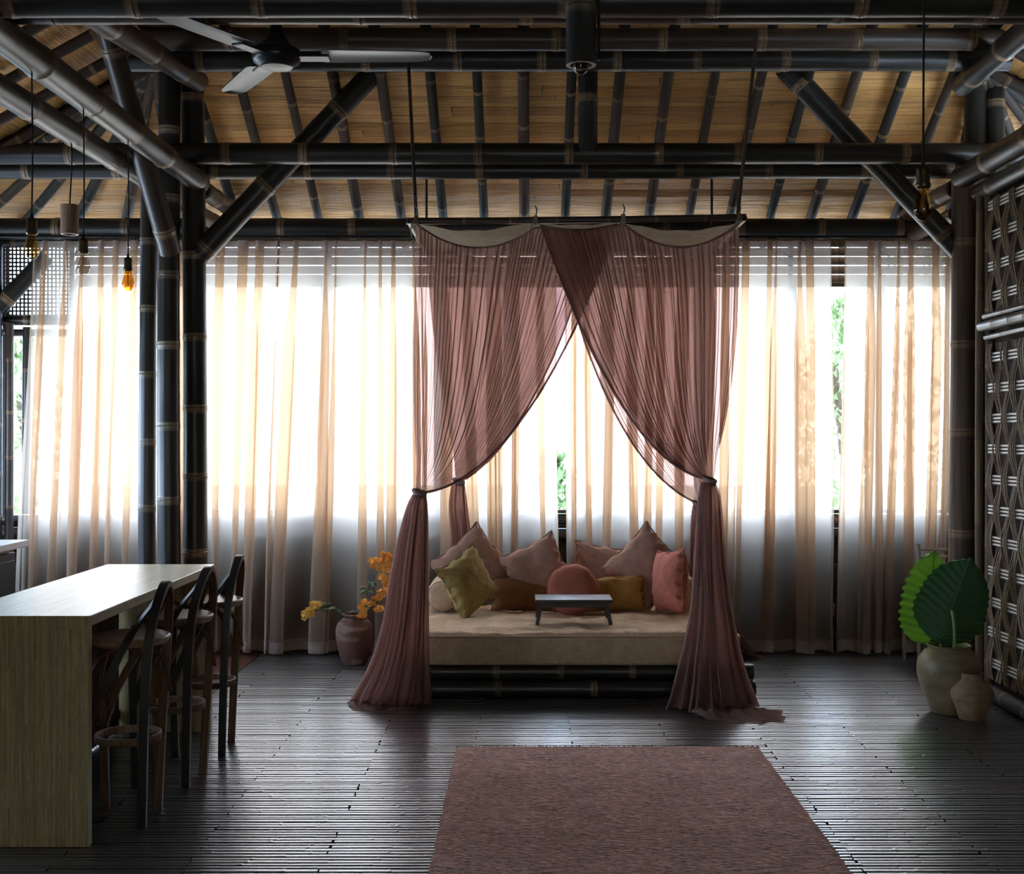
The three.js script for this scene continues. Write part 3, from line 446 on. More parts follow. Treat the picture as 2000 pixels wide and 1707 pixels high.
// a drape gathered at a tie: strands run from the top edge to the knot, below it a fluted skirt reaches the floor
function drape(o) {
  const { label, d, top, c1, c2, tie, tieD, folds, seed, skirt, pool } = o, R = rng(seed), base = V((tie[0] - VX) / FOCAL * tieD, 0, tieD), g = thing('bed_drape', label, 'drape', base, 'pink gauze drapes tied at the corners of the canopy bed');
  const px = (v) => P(v[0], v[1], v[2]).sub(base), K = [tie[0], tie[1], tieD];
  const W = [], st = []; let s = 0; for (let i = 0; i < folds; i++) { const w = 0.4 + 1.3 * R() * R() + 0.3 * R(); W.push(w); s += w; } let acc = 0; for (let i = 0; i < folds; i++) { W[i] /= s; st.push(acc); acc += W[i]; }
  const kk = W.map(() => 0.9 + 2.2 * R() * R()), am = W.map(() => 0.5 + R());
  const strand = (u, v) => {                                          // cubic curve in the drape's own plane, then depth
    const T = top(u), A = c1(u, T), B = c2(u, T), m = 1 - v, q = (i) => m * m * m * T[i] + 3 * m * m * v * A[i] + 3 * m * v * v * B[i] + v * v * v * K[i];
    return [q(0), q(1), lerp(d, tieD, smooth(0.2, 1, v))];
  };
  const nu = folds * 10, body = grid(nu, 56, (u, v) => {
    const q = Math.min(folds - 1, Math.floor(u * folds)), f = u * folds - q, k = kk[q] * lerp(0.75, 1.1, v), uu = clamp(st[q] + W[q] * (f - k * Math.sin(2 * Math.PI * f) / (2 * Math.PI)));
    const p = strand(uu, v), tight = 1 - 0.75 * smooth(0.75, 1, v), A = 0.026 * lerp(am[q], am[Math.min(folds - 1, q + 1)], f) * tight * smooth(0, 0.12, v + 0.05);
    const w = px(p); const spread = smooth(0.86, 1, v) * 0.036;
    return [w.x + spread * (uu - 0.5) * (o.flip ? -1 : 1), w.y - spread * (uu - 0.5) * 0.5, w.z + A * Math.cos(2 * Math.PI * f) + 0.02 * Math.sin(v * 3 + uu * 5) * tight];
  }, (u, v) => [u * 3.2, v * 2]);
  part('gathered_veil', body, M.veil, g);
  if (o.edge) part('hemmed_edge', tube(Array.from({ length: 25 }, (_, i) => { const v = px(strand(o.edge, i / 24)); v.z += 0.012; return v; }), 0.008, 6, 60), M.veil, g);
  const rim = []; for (let i = 0; i <= 60; i++) { const v = px(strand(i / 60, 0)); v.z += 0.004; rim.push(v); } part('top_hem', tube(rim, 0.007, 6, 120), M.veilKnot, g);
  // knot
  const kc = px(K); const kn = [];
  for (let i = 0; i < 3; i++) kn.push(new THREE.TorusGeometry(0.030 + 0.004 * i, 0.011, 7, 20).scale(1, 1, 0.8).rotateX(Math.PI / 2 + 0.2 * (i - 1)).rotateZ((o.flip ? 0.3 : -0.3)).translate(kc.x, kc.y - 0.008 + 0.012 * (i - 1), kc.z));
  part('tie_band', merge(kn), M.veilKnot, g);
  // skirt: sections [py, px left, px right, half depth in metres]; the last one lies on the floor
  const flutes = o.flutes ?? 11, ph = Array.from({ length: flutes + 1 }, () => R()), nS = 160, nV = 54;
  const sec = (v) => { const x = v * (skirt.length - 1), i = Math.min(skirt.length - 2, Math.floor(x)), t = x - i, a = skirt[Math.max(0, i - 1)], b = skirt[i], c = skirt[i + 1], e = skirt[Math.min(skirt.length - 1, i + 2)]; return b.map((_, k) => 0.5 * (2 * b[k] + (c[k] - a[k]) * t + (2 * a[k] - 5 * b[k] + 4 * c[k] - e[k]) * t * t + (3 * b[k] - a[k] - 3 * c[k] + e[k]) * t * t * t)); };
  const nf = flutes - 2, sw = [], ss = []; let tot = 0; for (let i = 0; i < nf; i++) { const w = 0.45 + 1.2 * R(); sw.push(w); tot += w; } let run = 0; for (let i = 0; i < nf; i++) { sw[i] /= tot; ss.push(run); run += sw[i]; }
  const sk1 = sw.map(() => 0.7 + 1.5 * R()), sa = sw.map(() => 0.6 + 0.8 * R());
  const sk = grid(nf * 20, nV, (u, v) => {                             // front: hanging folds; the sheet curves round the bundle
    const [y, xl, xr, hd, dd] = sec(v), q = Math.min(nf - 1, Math.floor(u * nf)), f = u * nf - q, kq = sk1[q] * lerp(1.1, 0.8, v);
    const uu = clamp(ss[q] + sw[q] * (f - kq * Math.sin(2 * Math.PI * f) / (2 * Math.PI)), -0.01, 1.01), x = (lerp(xl, xr, uu) - VX) / FOCAL * dd, yy = EYE - (y - VY) / FOCAL * dd;
    const A = lerp(0.012, 0.042, smooth(0, 0.5, v)) * lerp(sa[q], sa[Math.min(nf - 1, q + 1)], f), puff = smooth(0.93, 1, v);
    const z = hd * Math.sin(Math.PI * clamp(uu, 0, 1)) + A * Math.cos(2 * Math.PI * f) + puff * 0.02 * Math.sin(uu * 31 + seed);
    return [x - base.x + 0.006 * Math.sin(v * 6 + q * 1.9), Math.max(0.004, yy) + puff * 0.012 * Math.abs(Math.sin(uu * 40 + seed)), -dd - base.z + z];
  }, (u, v) => [u * 2.4, v * 1.2]);
  const skb = grid(60, nV, (u, v) => { const [y, xl, xr, hd, dd] = sec(v); return [(lerp(xl, xr, u) - VX) / FOCAL * dd - base.x, Math.max(0.004, EYE - (y - VY) / FOCAL * dd), -dd - base.z - 0.25 * hd * Math.sin(Math.PI * u) - 0.012 * Math.sin(u * 40)]; });
  part('skirt_back', skb, M.veil, g);
  part('skirt', sk, M.veil, g);
  if (pool) {                                                          // crumpled train lying on the floor
    const [x0, x1, da, db, h] = pool, tr = grid(70, 26, (u, v) => { const x = lerp((x0 - VX) / FOCAL * lerp(da, db, 0.5), (x1 - VX) / FOCAL * lerp(da, db, 0.5), u), w = Math.sin(Math.PI * clamp(u * 0.96 + 0.02)), d = lerp(da, db, 0.5) + (v - 0.5) * (db - da) * (0.45 + 0.55 * w) + 0.10 * (u - 0.5) * (o.slant ?? 0) + 0.02 * Math.sin(u * 24 + v * 6); const hh = h * Math.pow(Math.max(0, Math.sin(Math.PI * v)), 0.7) * (0.35 + 0.65 * Math.pow(Math.abs(Math.sin(u * 17 + 3 * noise(u * 9, v * 7) + v * 4)), 0.8)) * (0.4 + 0.6 * noise(u * 12 + 5, v * 9)); return [x - base.x + 0.012 * Math.sin(v * 18 + u * 30), 0.004 + hh, -d - base.z]; }, (u, v) => [u * 1.2, v * 0.5]);
    part('train', tr, M.veil, g);
  }
  return g;
}
const sag = (x, a, b, ya, yb, depth) => { const t = (x - a) / (b - a); return lerp(ya, yb, t) + depth * 4 * t * (1 - t); };
const topLeft = (u) => { const x = lerp(813, 1207, u); return [x, x < 1046 ? sag(x, 813, 1046, 437, 444, 44) : sag(x, 1046, 1207, 444, 438, 9), CF]; };
const topRight = (u) => { const x = lerp(1054, 1443, u); return [x, x < 1218 ? sag(x, 1054, 1218, 440, 438, 10) : sag(x, 1218, 1443, 438, 436, 46), CF]; };
drape({ label: 'dusty pink gauze drape tied at the front bed corner nearest the flower jar', d: CF + 0.01, tieD: 7.36, tie: [819, 962], seed: 401, folds: 40, edge: 0.995, top: topLeft,
  c1: (u, T) => [lerp(811, 1152, u) , lerp(600, 602, u)], c2: (u) => { const e = 1 - Math.pow(1 - u, 2.1); return [lerp(803, 1000, e), lerp(800, 955, Math.pow(e, 0.7))]; },
  flutes: 11, skirt: [[966, 805, 832, 0.03, 7.36], [1000, 790, 836, 0.05, 7.35], [1100, 766, 838, 0.055, 7.34], [1220, 746, 838, 0.065, 7.32], [1300, 722, 838, 0.08, 7.31], [1352, 694, 840, 0.10, 7.30], [1376, 682, 842, 0.11, 7.30]], pool: [684, 790, 7.14, 7.52, 0.04], slant: 0.6 });
drape({ label: 'dusty pink gauze drape tied at the front bed corner nearest the potted plant', d: CF - 0.03, tieD: 7.30, tie: [1386, 937], seed: 402, folds: 40, edge: 0.005, flip: false, top: topRight,
  c1: (u, T) => [lerp(1112, 1446, u), lerp(600, 620, u)], c2: (u) => { const e = Math.pow(u, 2.0); return [lerp(1230, 1432, e), lerp(915, 790, e)]; },
  flutes: 10, skirt: [[942, 1369, 1397, 0.03, 7.30], [980, 1362, 1406, 0.05, 7.30], [1090, 1355, 1415, 0.06, 7.30], [1200, 1346, 1432, 0.075, 7.29], [1290, 1328, 1452, 0.10, 7.26], [1355, 1312, 1474, 0.15, 7.22], [1384, 1300, 1484, 0.19, 7.19]], pool: [1352, 1522, 6.82, 7.22, 0.055], slant: -1.2 });
drape({ label: 'pink gauze drape tied at the rear bed corner beside the coral cushion', d: CB, tieD: 8.55, tie: [1364, 984], seed: 403, folds: 30, edge: 0.005, top: (u) => [lerp(1090, 1400, u), sag(lerp(1090, 1400, u), 1090, 1400, 488, 488, 18), CB],
  c1: (u) => [lerp(1128, 1402, u), lerp(660, 660, u)], c2: (u) => [lerp(1215, 1394, u), lerp(925, 850, u)],
  flutes: 9, skirt: [[988, 1352, 1376, 0.03, 8.55], [1030, 1348, 1382, 0.035, 8.62], [1120, 1346, 1400, 0.03, 8.76], [1220, 1360, 1440, 0.03, 8.80], [1270, 1400, 1470, 0.03, 8.80], [1285, 1430, 1494, 0.03, 8.80]] });
drape({ label: 'pink gauze drape tied at the rear bed corner behind the olive cushion', d: CB, tieD: 8.55, tie: [896, 940], seed: 404, folds: 30, edge: 0.995, top: (u) => [lerp(836, 1150, u), sag(lerp(836, 1150, u), 836, 1150, 488, 488, 18), CB],
  c1: (u) => [lerp(838, 1118, u), 650], c2: (u) => [lerp(870, 1000, u), lerp(800, 905, u)],
  flutes: 8, skirt: [[944, 882, 908, 0.03, 8.55], [990, 876, 914, 0.035, 8.60], [1060, 880, 922, 0.03, 8.70], [1150, 880, 930, 0.03, 8.78], [1240, 868, 930, 0.03, 8.80], [1285, 860, 930, 0.03, 8.80]] });

// ---------------------------------------------------------------- daybed
const BED_TOP = 0.40;
{
  const b = thing('daybed', 'low daybed with a thick linen mattress on stacked black bamboo logs', 'daybed', V(0.30, 0, 8.05));
  const at = (x, y, d) => V(x - 0.30, y, d - 8.05);
  const log = (a, c, r, sp) => part('frame_log', culm(a, c, r, { spacing: sp ?? 0.42, bow: 0.001, tan: [0.22, 0.15, 0.085] }), M.culm, b);
  log(at(-0.82, 0.158, 7.50), at(1.385, 0.158, 7.50), 0.050, 0.39); log(at(-0.82, 0.056, 7.49), at(1.395, 0.056, 7.49), 0.054, 0.52);
  log(at(-0.82, 0.158, 8.58), at(1.385, 0.158, 8.58), 0.048); log(at(-0.82, 0.056, 8.58), at(1.385, 0.056, 8.58), 0.052);
  for (const x of [-0.72, 1.29]) { log(at(x, 0.108, 7.40), at(x, 0.108, 8.66), 0.046); }
  const g = new RoundedBoxGeometry(2.04, 0.195, 1.24, 6, 0.035); const geo = grid(110, 60, (u, v) => {           // quilted, wrinkled cover: top and sides as one skin
    const x = lerp(-1.02, 1.02, u), z = lerp(-0.62, 0.62, v), ex = Math.min(1, (1.02 - Math.abs(x)) / 0.05), ez = Math.min(1, (0.62 - Math.abs(z)) / 0.05);
    const round = (t) => 1 - Math.sqrt(Math.max(0, 1 - (1 - t) * (1 - t))), drop = 0.03 * (round(ex) + round(ez));
    const w = 0.016 * (noise(x * 5 + 3, z * 9 + 7) - 0.5) + 0.012 * Math.pow(noise(x * 9 + z * 6, z * 22 - x * 4), 2) + 0.010 * Math.pow(noise(x * 16 - z * 8 + 40, z * 30 + 11), 3);
    return [x, BED_TOP - drop + w * ex * ez * 1.4 - 0.004, z - 0.0];
  }, (u, v) => [u * 2.04, v * 1.24]);
  part('mattress_top', geo, M.linen, b).position.set(-0.02, 0, -0.02);
  part('mattress', rbox(2.046, 0.178, 1.245, 0.02, -0.02, 0.206 + 0.085, -0.02), M.linen, b);
  const rim = [[-1.02, 0.62], [1.02, 0.62], [1.02, -0.62], [-1.02, -0.62]].map(([x, z]) => new THREE.Vector3(x - 0.02, BED_TOP - 0.022, z - 0.02));
  part('piping', merge([0, 1, 2, 3].map((i) => rod(rim[i], rim[(i + 1) % 4], 0.006, 6))), M.linen, b);
}
// ---------------------------------------------------------------- cushions
function pillowGeo(w, h, t, seed, soft = 1, ear = 0.12) {
  const faces = [1, -1].map((s) => grid(36, 36, (a, c) => {
    const u = a * 2 - 1, v = c * 2 - 1, bx = 1 - ear * Math.pow(1 - v * v, 1.0) * Math.pow(Math.abs(u), 2), by = 1 - ear * Math.pow(1 - u * u, 1.0) * Math.pow(Math.abs(v), 2);
    const th = Math.pow(Math.max(0, (1 - u * u)), 0.45) * Math.pow(Math.max(0, 1 - v * v), 0.45), cr = (noise(u * 4 + seed, v * 4 - seed) - 0.5) * 0.10 + (noise(u * 9 + seed * 3, v * 9) - 0.5) * 0.05;
    const edge = 0.012 * Math.sin((u * 3 + v * 5) * 3 + seed) * (1 - th);
    return [u * w / 2 * bx + edge, v * h / 2 * by + edge * 0.6, s * t / 2 * th * (1 + cr * soft) + 0.0];
  }, (a, c) => [a * w, c * h]));
  return merge(faces);
}
function cushion(name, label, geo, m, pos, rot, seamGeo, group) {
  const g = thing(name, label, 'cushion', pos, group); g.rotation.order = 'YXZ'; g.rotation.set(...rot);
  part('cover', geo, m, g); if (seamGeo) part('seam', seamGeo, m, g);
  return g;
}
const seamLoop = (w, h, ear) => { const pts = [], e = (u, v) => new THREE.Vector3(u * w / 2 * (1 - ear * (1 - v * v) * u * u), v * h / 2 * (1 - ear * (1 - u * u) * v * v), 0); for (let i = 0; i < 10; i++) pts.push(e(-1 + i / 5, -1)); for (let i = 0; i < 10; i++) pts.push(e(1, -1 + i / 5)); for (let i = 0; i < 10; i++) pts.push(e(1 - i / 5, 1)); for (let i = 0; i < 10; i++) pts.push(e(-1, 1 - i / 5)); return tube(pts, 0.005, 5, 80, true); };
const D2R = Math.PI / 180, sq = (name, label, w, h, t, seed, m, px, py, d, rx, ry, rz, ear = 0.12) => cushion(name, label, pillowGeo(w, h, t, seed, 1, ear), m, P(px, py, d), [rx * D2R, ry * D2R, rz * D2R], seamLoop(w, h, ear), 'cushions on the daybed');
sq('cushion', 'large dusty rose cushion standing on its corner behind the olive cushion', 0.45, 0.45, 0.16, 1.3, M.rose, 926, 1107, 8.52, -14, 10, 40);
sq('cushion', 'dusty rose cushion with one ear up behind the round cushion and rust cushion', 0.42, 0.42, 0.16, 2.1, M.rose, 1050, 1116, 8.46, -12, -6, 27);
sq('cushion', 'dusty rose cushion lying level behind the mustard cushion', 0.44, 0.40, 0.15, 5.7, M.rose, 1178, 1119, 8.58, -12, 4, -9);
sq('cushion', 'large dusty rose cushion standing on its corner behind the coral cushion', 0.46, 0.46, 0.16, 4.2, M.rose, 1262, 1109, 8.44, -14, -6, 45);
sq('cushion', 'olive yellow cushion leaning against the bolster beside the flower jar', 0.40, 0.40, 0.18, 7.4, M.olive, 914, 1138, 8.16, -14, 46, 24);
sq('cushion', 'dark rust lumbar cushion beside the round cushion', 0.46, 0.22, 0.12, 3.2, M.rust, 1026, 1162, 8.40, -14, 0, -1, 0.06);
sq('cushion', 'mustard lumbar cushion between the round and the coral cushion', 0.44, 0.235, 0.13, 6.6, M.mustard, 1196, 1160, 8.32, -14, 0, 2, 0.06);
sq('cushion', 'coral cushion standing nearly edge on beside the front drape', 0.42, 0.43, 0.18, 8.8, M.coral, 1309, 1136, 8.14, -4, -72, 7);
{
  const prof = []; for (let i = 0; i <= 24; i++) { const t = i / 24 * Math.PI - Math.PI / 2; prof.push([0.172 * Math.pow(Math.cos(t), 0.55) + 0.0001, 0.088 * Math.sin(t)]); }
  const g = lathe(prof, 48); { const p = g.attributes.position; for (let i = 0; i < p.count; i++) { const x = p.getX(i), y = p.getY(i), z = p.getZ(i), a = Math.atan2(z, x), k = 1 + 0.010 * Math.sin(a * 13) + 0.012 * Math.sin(a * 5 + 1); p.setXYZ(i, x * k, y * (1 + 0.12 * (noise(x * 14, z * 14) - 0.5)), z * k); } g.rotateX(Math.PI / 2); g.computeVertexNormals(); }
  cushion('round_cushion', 'round terracotta cushion behind the small tray table', g, M.terracotta, P(1119, 1152, 8.24), [-16 * D2R, 0, 0.1], new THREE.TorusGeometry(0.172, 0.005, 6, 60), 'cushions on the daybed');
}
for (const [label, px, py] of [['linen bolster cushion at the end of the daybed under the olive cushion', 864, 1164], ['linen bolster cushion half hidden behind the front drape and coral cushion', 1340, 1160]]) {
  const g = thing('bolster', label, 'bolster', P(px, py, 8.26), 'linen bolsters'), prof = [[0.0001, 0.0], [0.02, 0.004], [0.07, 0.002], [0.092, -0.008], [0.104, -0.03], [0.108, -0.08], [0.108, -0.38], [0.1, -0.43], [0.0001, -0.44]];
  const geo = lathe(prof, 48), p = geo.attributes.position; for (let i = 0; i < p.count; i++) { const x = p.getX(i), y = p.getY(i), z = p.getZ(i), a = Math.atan2(z, x), k = 1 + 0.012 * Math.sin(a * 22) * smooth(-0.12, 0, y); p.setXYZ(i, x * k, y, z * k); } geo.rotateX(Math.PI / 2); geo.computeVertexNormals();
  part('cover', geo, M.linen, g); part('piping', new THREE.TorusGeometry(0.098, 0.004, 6, 48).translate(0, 0, -0.016), M.linen, g);
}
// ---------------------------------------------------------------- tray table on the mattress
{
  const t = thing('tray_table', 'small dark wooden tray table standing on the mattress', 'tray table', V(0.303, BED_TOP + 0.004, 7.86));
  part('table_top', rbox(0.49, 0.022, 0.27, 0.006, 0, 0.150, 0), M.trayWood, t);
  for (const s of [-1, 1]) part('apron', rbox(0.43, 0.03, 0.016, 0.004, 0, 0.124, s * 0.105), M.trayWood, t);
  for (const sx of [-1, 1]) for (const sz of [-1, 1]) part('leg', sweepRect([new THREE.Vector3(sx * 0.205, 0.14, sz * 0.1), new THREE.Vector3(sx * 0.218, 0.07, sz * 0.112), new THREE.Vector3(sx * 0.232, 0.0, sz * 0.122)], new THREE.Vector3(1, 0, 0), 0.024, 0.022), M.trayWood, t);
}

// ---------------------------------------------------------------- bar table
{
  const t = thing('bar_table', 'long pale laminated bamboo bar table with a solid end panel', 'table', V(-1.98, 0, 5.715));
  const L = 1.91, W = 0.58;
  const top = rbox(W, 0.042, L, 0.003, 0, 0.879, 0); { const uv = top.attributes.uv, p = top.attributes.position, n = top.attributes.normal; for (let i = 0; i < uv.count; i++) if (Math.abs(n.getX(i)) > 0.7) uv.setXY(i, p.getY(i), p.getZ(i)); }
  part('table_top', top, M.table, t);
  part('end_panel', rbox(W - 0.012, 0.858, 0.042, 0.003, -0.002, 0.429, L / 2 - 0.03), M.table, t);
  part('end_panel', rbox(W - 0.012, 0.858, 0.042, 0.003, -0.002, 0.429, -L / 2 + 0.03), M.table, t);
  part('rail', rbox(0.04, 0.06, L - 0.12, 0.004, -0.22, 0.82, 0), M.frame, t); part('rail', rbox(0.04, 0.05, L - 0.12, 0.004, -0.22, 0.1, 0), M.frame, t);
  const R = rng(61); for (let z = -L / 2 + 0.09; z < L / 2 - 0.08; z += 0.042) part('slat', culm(new THREE.Vector3(-0.22 + 0.006 * R(), 0.02, z), new THREE.Vector3(-0.22 + 0.006 * R(), 0.84, z), 0.0165 + 0.003 * R(), { seg: 8, spacing: 0.3, colors: [[0.16, 0.11, 0.06], [0.11, 0.075, 0.045]], bow: 0.01 }), M.culm, t);
}
// ---------------------------------------------------------------- bar stools: bent strips, dark outside, natural inside
function stool(label, x, d, turn) {
  const s = thing('bar_stool', label, 'stool', V(x, 0, d), 'bentwood bar stools at the table'); s.rotation.y = turn;
  const v = (a, b, c) => new THREE.Vector3(a, b, c), H = 0.765;
  part('seat', lathe([[0.0001, -0.034], [0.13, -0.034], [0.158, -0.03], [0.17, -0.016], [0.172, -0.004], [0.165, 0.003], [0.155, 0.0], [0.12, -0.004], [0.0001, -0.006]], 40).translate(0, H, 0), M.stoolSeat, s);
  // back hoop: rear leg - arch - rear leg
  const hx = -0.035, hoop = (o) => [v(0.125 + hx, 0, 0.135 - o), v(0.135 + hx, 0.30, 0.155 - o), v(0.150 + hx, 0.62, 0.172 - o), v(0.165 + hx, 0.80, 0.158 - o), v(0.182 + hx, 0.92, 0.098 - o * 0.8), v(0.190 + hx, 0.985 - o, 0), v(0.182 + hx, 0.92, -0.098 + o * 0.8), v(0.165 + hx, 0.80, -0.158 + o), v(0.150 + hx, 0.62, -0.172 + o), v(0.135 + hx, 0.30, -0.155 + o), v(0.125 + hx, 0, -0.135 + o)];
  part('back_hoop', sweepRect(hoop(0), v(1, 0, 0), 0.036, 0.012), M.stoolDark, s, 'dark outer strip of the back hoop');
  part('back_hoop', sweepRect(hoop(0.011), v(1, 0, 0), 0.036, 0.011), M.stoolWood, s, 'natural inner strip of the back hoop');
  for (const k of [-1, 1]) {
    const leg = (o) => [v(-0.135 + o * 0.2, 0, k * (0.150 - o)), v(-0.142, 0.3, k * (0.155 - o)), v(-0.145, 0.6, k * (0.158 - o)), v(-0.135, 0.735, k * (0.150 - o))];
    part('front_leg', sweepRect(leg(0), v(1, 0, 0), 0.034, 0.012), M.stoolDark, s); part('front_leg', sweepRect(leg(0.011), v(1, 0, 0), 0.034, 0.011), M.stoolWood, s);
    const side = (o) => [v(0.152, 0.962 - o, k * 0.018), v(0.120, 0.90, k * (0.085 - o)), v(0.060, 0.80, k * (0.172 - o)), v(-0.015, 0.655, k * (0.182 - o)), v(-0.095, 0.50, k * (0.172 - o)), v(-0.140, 0.37, k * (0.158 - o))];
    part('side_strip', sweepRect(side(0), v(0.8, 0.6, 0), 0.030, 0.010), M.stoolDark, s); part('side_strip', sweepRect(side(0.010), v(0.8, 0.6, 0), 0.030, 0.010), M.stoolWood, s);
    for (const e of [-1, 1]) part('seat_bracket', sweepRect([v(e * 0.14, 0.50, k * 0.148), v(e * 0.12, 0.62, k * 0.13), v(e * 0.075, 0.70, k * 0.09), v(e * 0.0, 0.728, k * 0.04)], v(e, 0, k).normalize().cross(v(0, 1, 0)), 0.026, 0.009), M.stoolWood, s);
  }
  part('foot_ring', new THREE.CylinderGeometry(0.135, 0.135, 0.030, 40, 1, true).translate(0, 0.345, 0), M.stoolSeat, s); part('foot_ring', merge([lathe([[0.124, 0.330], [0.135, 0.330], [0.135, 0.360], [0.124, 0.360], [0.124, 0.330]], 40)]), M.stoolSeat, s);
  return s;
}
stool('nearest bentwood bar stool, close to the end panel of the table', -1.66, 5.13, 0.05);
stool('middle bentwood bar stool of the row beside the table', -1.63, 5.72, -0.04);
stool('farthest bentwood bar stool, near the three pole column', -1.615, 6.26, 0.06);
// ---------------------------------------------------------------- kitchen counter in the corner
{
  const c = thing('kitchen_counter', 'kitchen counter with grey top and black cabinet at the far corner', 'counter', V(-3.9, 0, 7.3));
  part('counter_top', rbox(1.14, 0.045, 1.87, 0.004, 0, 0.878, 0), M.counterTop, c); part('edge_strip', rbox(1.02, 0.03, 1.7, 0.004, -0.03, 0.838, 0), M.table, c);
  part('cabinet', rbox(1.02, 0.80, 1.72, 0.004, -0.02, 0.42, -0.05), M.counterBody, c); for (const z of [-0.7, -0.3, 0.1, 0.5]) part('door_panel', rbox(0.012, 0.7, 0.36, 0.003, 0.497, 0.42, z), M.counterBody, c);
}
// ---------------------------------------------------------------- rug
{
  const R = rng(71), f = 0.012, g = thing('rug', 'flat dusty pink hand woven rug on the dark slatted floor', 'rug', V(0.27, 0, 4.9)), x0 = -0.355, x1 = 1.19, d0 = 3.3, d1 = 6.285;
  const top = grid(120, 200, (u, v) => { const e = 0.006 * (noise(v * 60, 3) - 0.5) + 0.004 * (noise(v * 200, 8) - 0.5), x = lerp(x0 + (u < 0.5 ? e : 0), x1 + (u > 0.5 ? e : 0), u), edge = Math.min(1, Math.min(u, 1 - u) * 60, Math.min(v, 1 - v) * 100); return [x - 0.27, 0.003 + f * edge * (0.75 + 0.25 * noise(u * 60, v * 110)) + 0.003 * noise(u * 9, v * 14), -lerp(d0, d1, v) - (u > 0 && v === 1 ? 0.006 * (noise(u * 70, 1) - 0.5) : 0) + 4.9]; }, (u, v) => [u * 1.545, v * 2.985]);
  part('pile', top, M.rug, g);
  const fr = []; for (let i = 0; i < 130; i++) { const x = lerp(x0, x1, i / 129) - 0.27 + 0.006 * (R() - 0.5), l = 0.012 + 0.016 * R(); fr.push(tube([new THREE.Vector3(x, 0.006, -d1 + 4.9 + 0.01), new THREE.Vector3(x + 0.004 * (R() - 0.5), 0.006, -d1 + 4.9 - l * 0.5), new THREE.Vector3(x + 0.012 * (R() - 0.5), 0.004, -d1 + 4.9 - l)], 0.0032, 4, 4)); }
  const fe = part('fringe', merge(fr), M.rug, g); fe.userData.kind = 'stuff';
}
// ---------------------------------------------------------------- ceiling fan
{
  const C = P(540, 112, 5.4), f = thing('ceiling_fan', 'black ceiling fan with three grey blades', 'ceiling fan', C);
  part('downrod', rod(new THREE.Vector3(0, 0.1, 0), new THREE.Vector3(0, 1.56, 0), 0.013), M.blackMetal, f);
  part('motor_cover', lathe([[0.0001, 0.155], [0.018, 0.15], [0.032, 0.12], [0.052, 0.075], [0.072, 0.045], [0.078, 0.02], [0.0001, 0.02]], 36), M.blackMetal, f);
  part('motor', lathe([[0.0001, 0.045], [0.085, 0.042], [0.104, 0.03], [0.108, 0.0], [0.1, -0.022], [0.072, -0.04], [0.066, -0.046], [0.0001, -0.05]], 44), M.blackMetal, f);
  for (let k = 0; k < 3; k++) {
    const h = new THREE.Group(); h.name = 'blade_assembly'; h.rotation.y = [0.01, 2.10, 4.14][k]; f.add(h);
    const bl = grid(40, 10, (u, v) => { const r = lerp(0.20, 0.685, u), w = lerp(0.145, 0.125, u) * Math.pow(1 - Math.pow(u, 14), 0.5), y = 0.004 + 0.07 * (v - 0.5) * w * (1.15 - 0.3 * u) + 0.010 * Math.sin(Math.PI * v); return [r, y, (v - 0.5) * w]; });
    part('blade', merge([bl, bl.clone().translate(0, 0.006, 0)]), M.blade, h); part('blade_bracket', rbox(0.16, 0.012, 0.07, 0.005, 0.155, -0.002, 0).rotateX(-0.07), M.blackMetal, h);
  }
}
// ---------------------------------------------------------------- hanging bulbs
function bulb(label, px, pyTop, pyBottom, d, glass, cordTop) {
  const tip = P(px, pyBottom, d), h = (pyBottom - pyTop) / FOCAL * d, g = thing('pendant_bulb', label, 'pendant lamp', tip, 'hanging filament bulbs'), k = 0.140;
  part('cord', tube([new THREE.Vector3(0, k + 0.05, 0), new THREE.Vector3(0.004, (cordTop - tip.y) * 0.5, 0.002), new THREE.Vector3(0, cordTop - tip.y, 0)], 0.0036, 6, 8), M.cord, g);
  part('socket', lathe([[0.0001, k + 0.062], [0.006, k + 0.060], [0.008, k + 0.042], [0.020, k + 0.036], [0.0225, k + 0.028], [0.0215, k + 0.024], [0.0215, k - 0.014], [0.0245, k - 0.018], [0.0245, k - 0.028], [0.018, k - 0.034], [0.0001, k - 0.034]].map(([r, y]) => [r, y]), 24), M.brass, g);
  part('glass', lathe([[0.0001, 0], [0.004, 0.0008], [0.016, 0.006], [0.026, 0.018], [0.0315, 0.034], [0.0315, 0.044], [0.027, 0.066], [0.0195, 0.092], [0.0165, 0.108], [0.0165, 0.116]], 32), glass, g);
  const fl = []; for (let i = 0; i < 6; i++) { const a = i / 6 * 6.283, b = a + 0.5; fl.push(tube([new THREE.Vector3(0.004 * Math.cos(a), 0.090, 0.004 * Math.sin(a)), new THREE.Vector3(0.012 * Math.cos(b), 0.032, 0.012 * Math.sin(b))], 0.0007, 4, 3)); }
  fl.push(rod(new THREE.Vector3(0, 0.03, 0), new THREE.Vector3(0, 0.11, 0), 0.0022, 6)); part('filament', merge(fl), M.filament, g);
}
bulb('clear filament bulb hanging in front of the square lattice', 62, 418, 507, 5.30, M.tintGlass, 3.20);
bulb('pale clear filament bulb hanging between the lattice and the amber bulb', 163, 460, 539, 5.91, M.clearGlass, 3.20);
bulb('amber filament bulb hanging beside the three pole column', 250, 506, 569, 6.58, M.amber, 3.20);
bulb('filament bulb hanging alone near the woven panel', 1803, 330, 432, 4.04, M.tintGlass, 5.05);
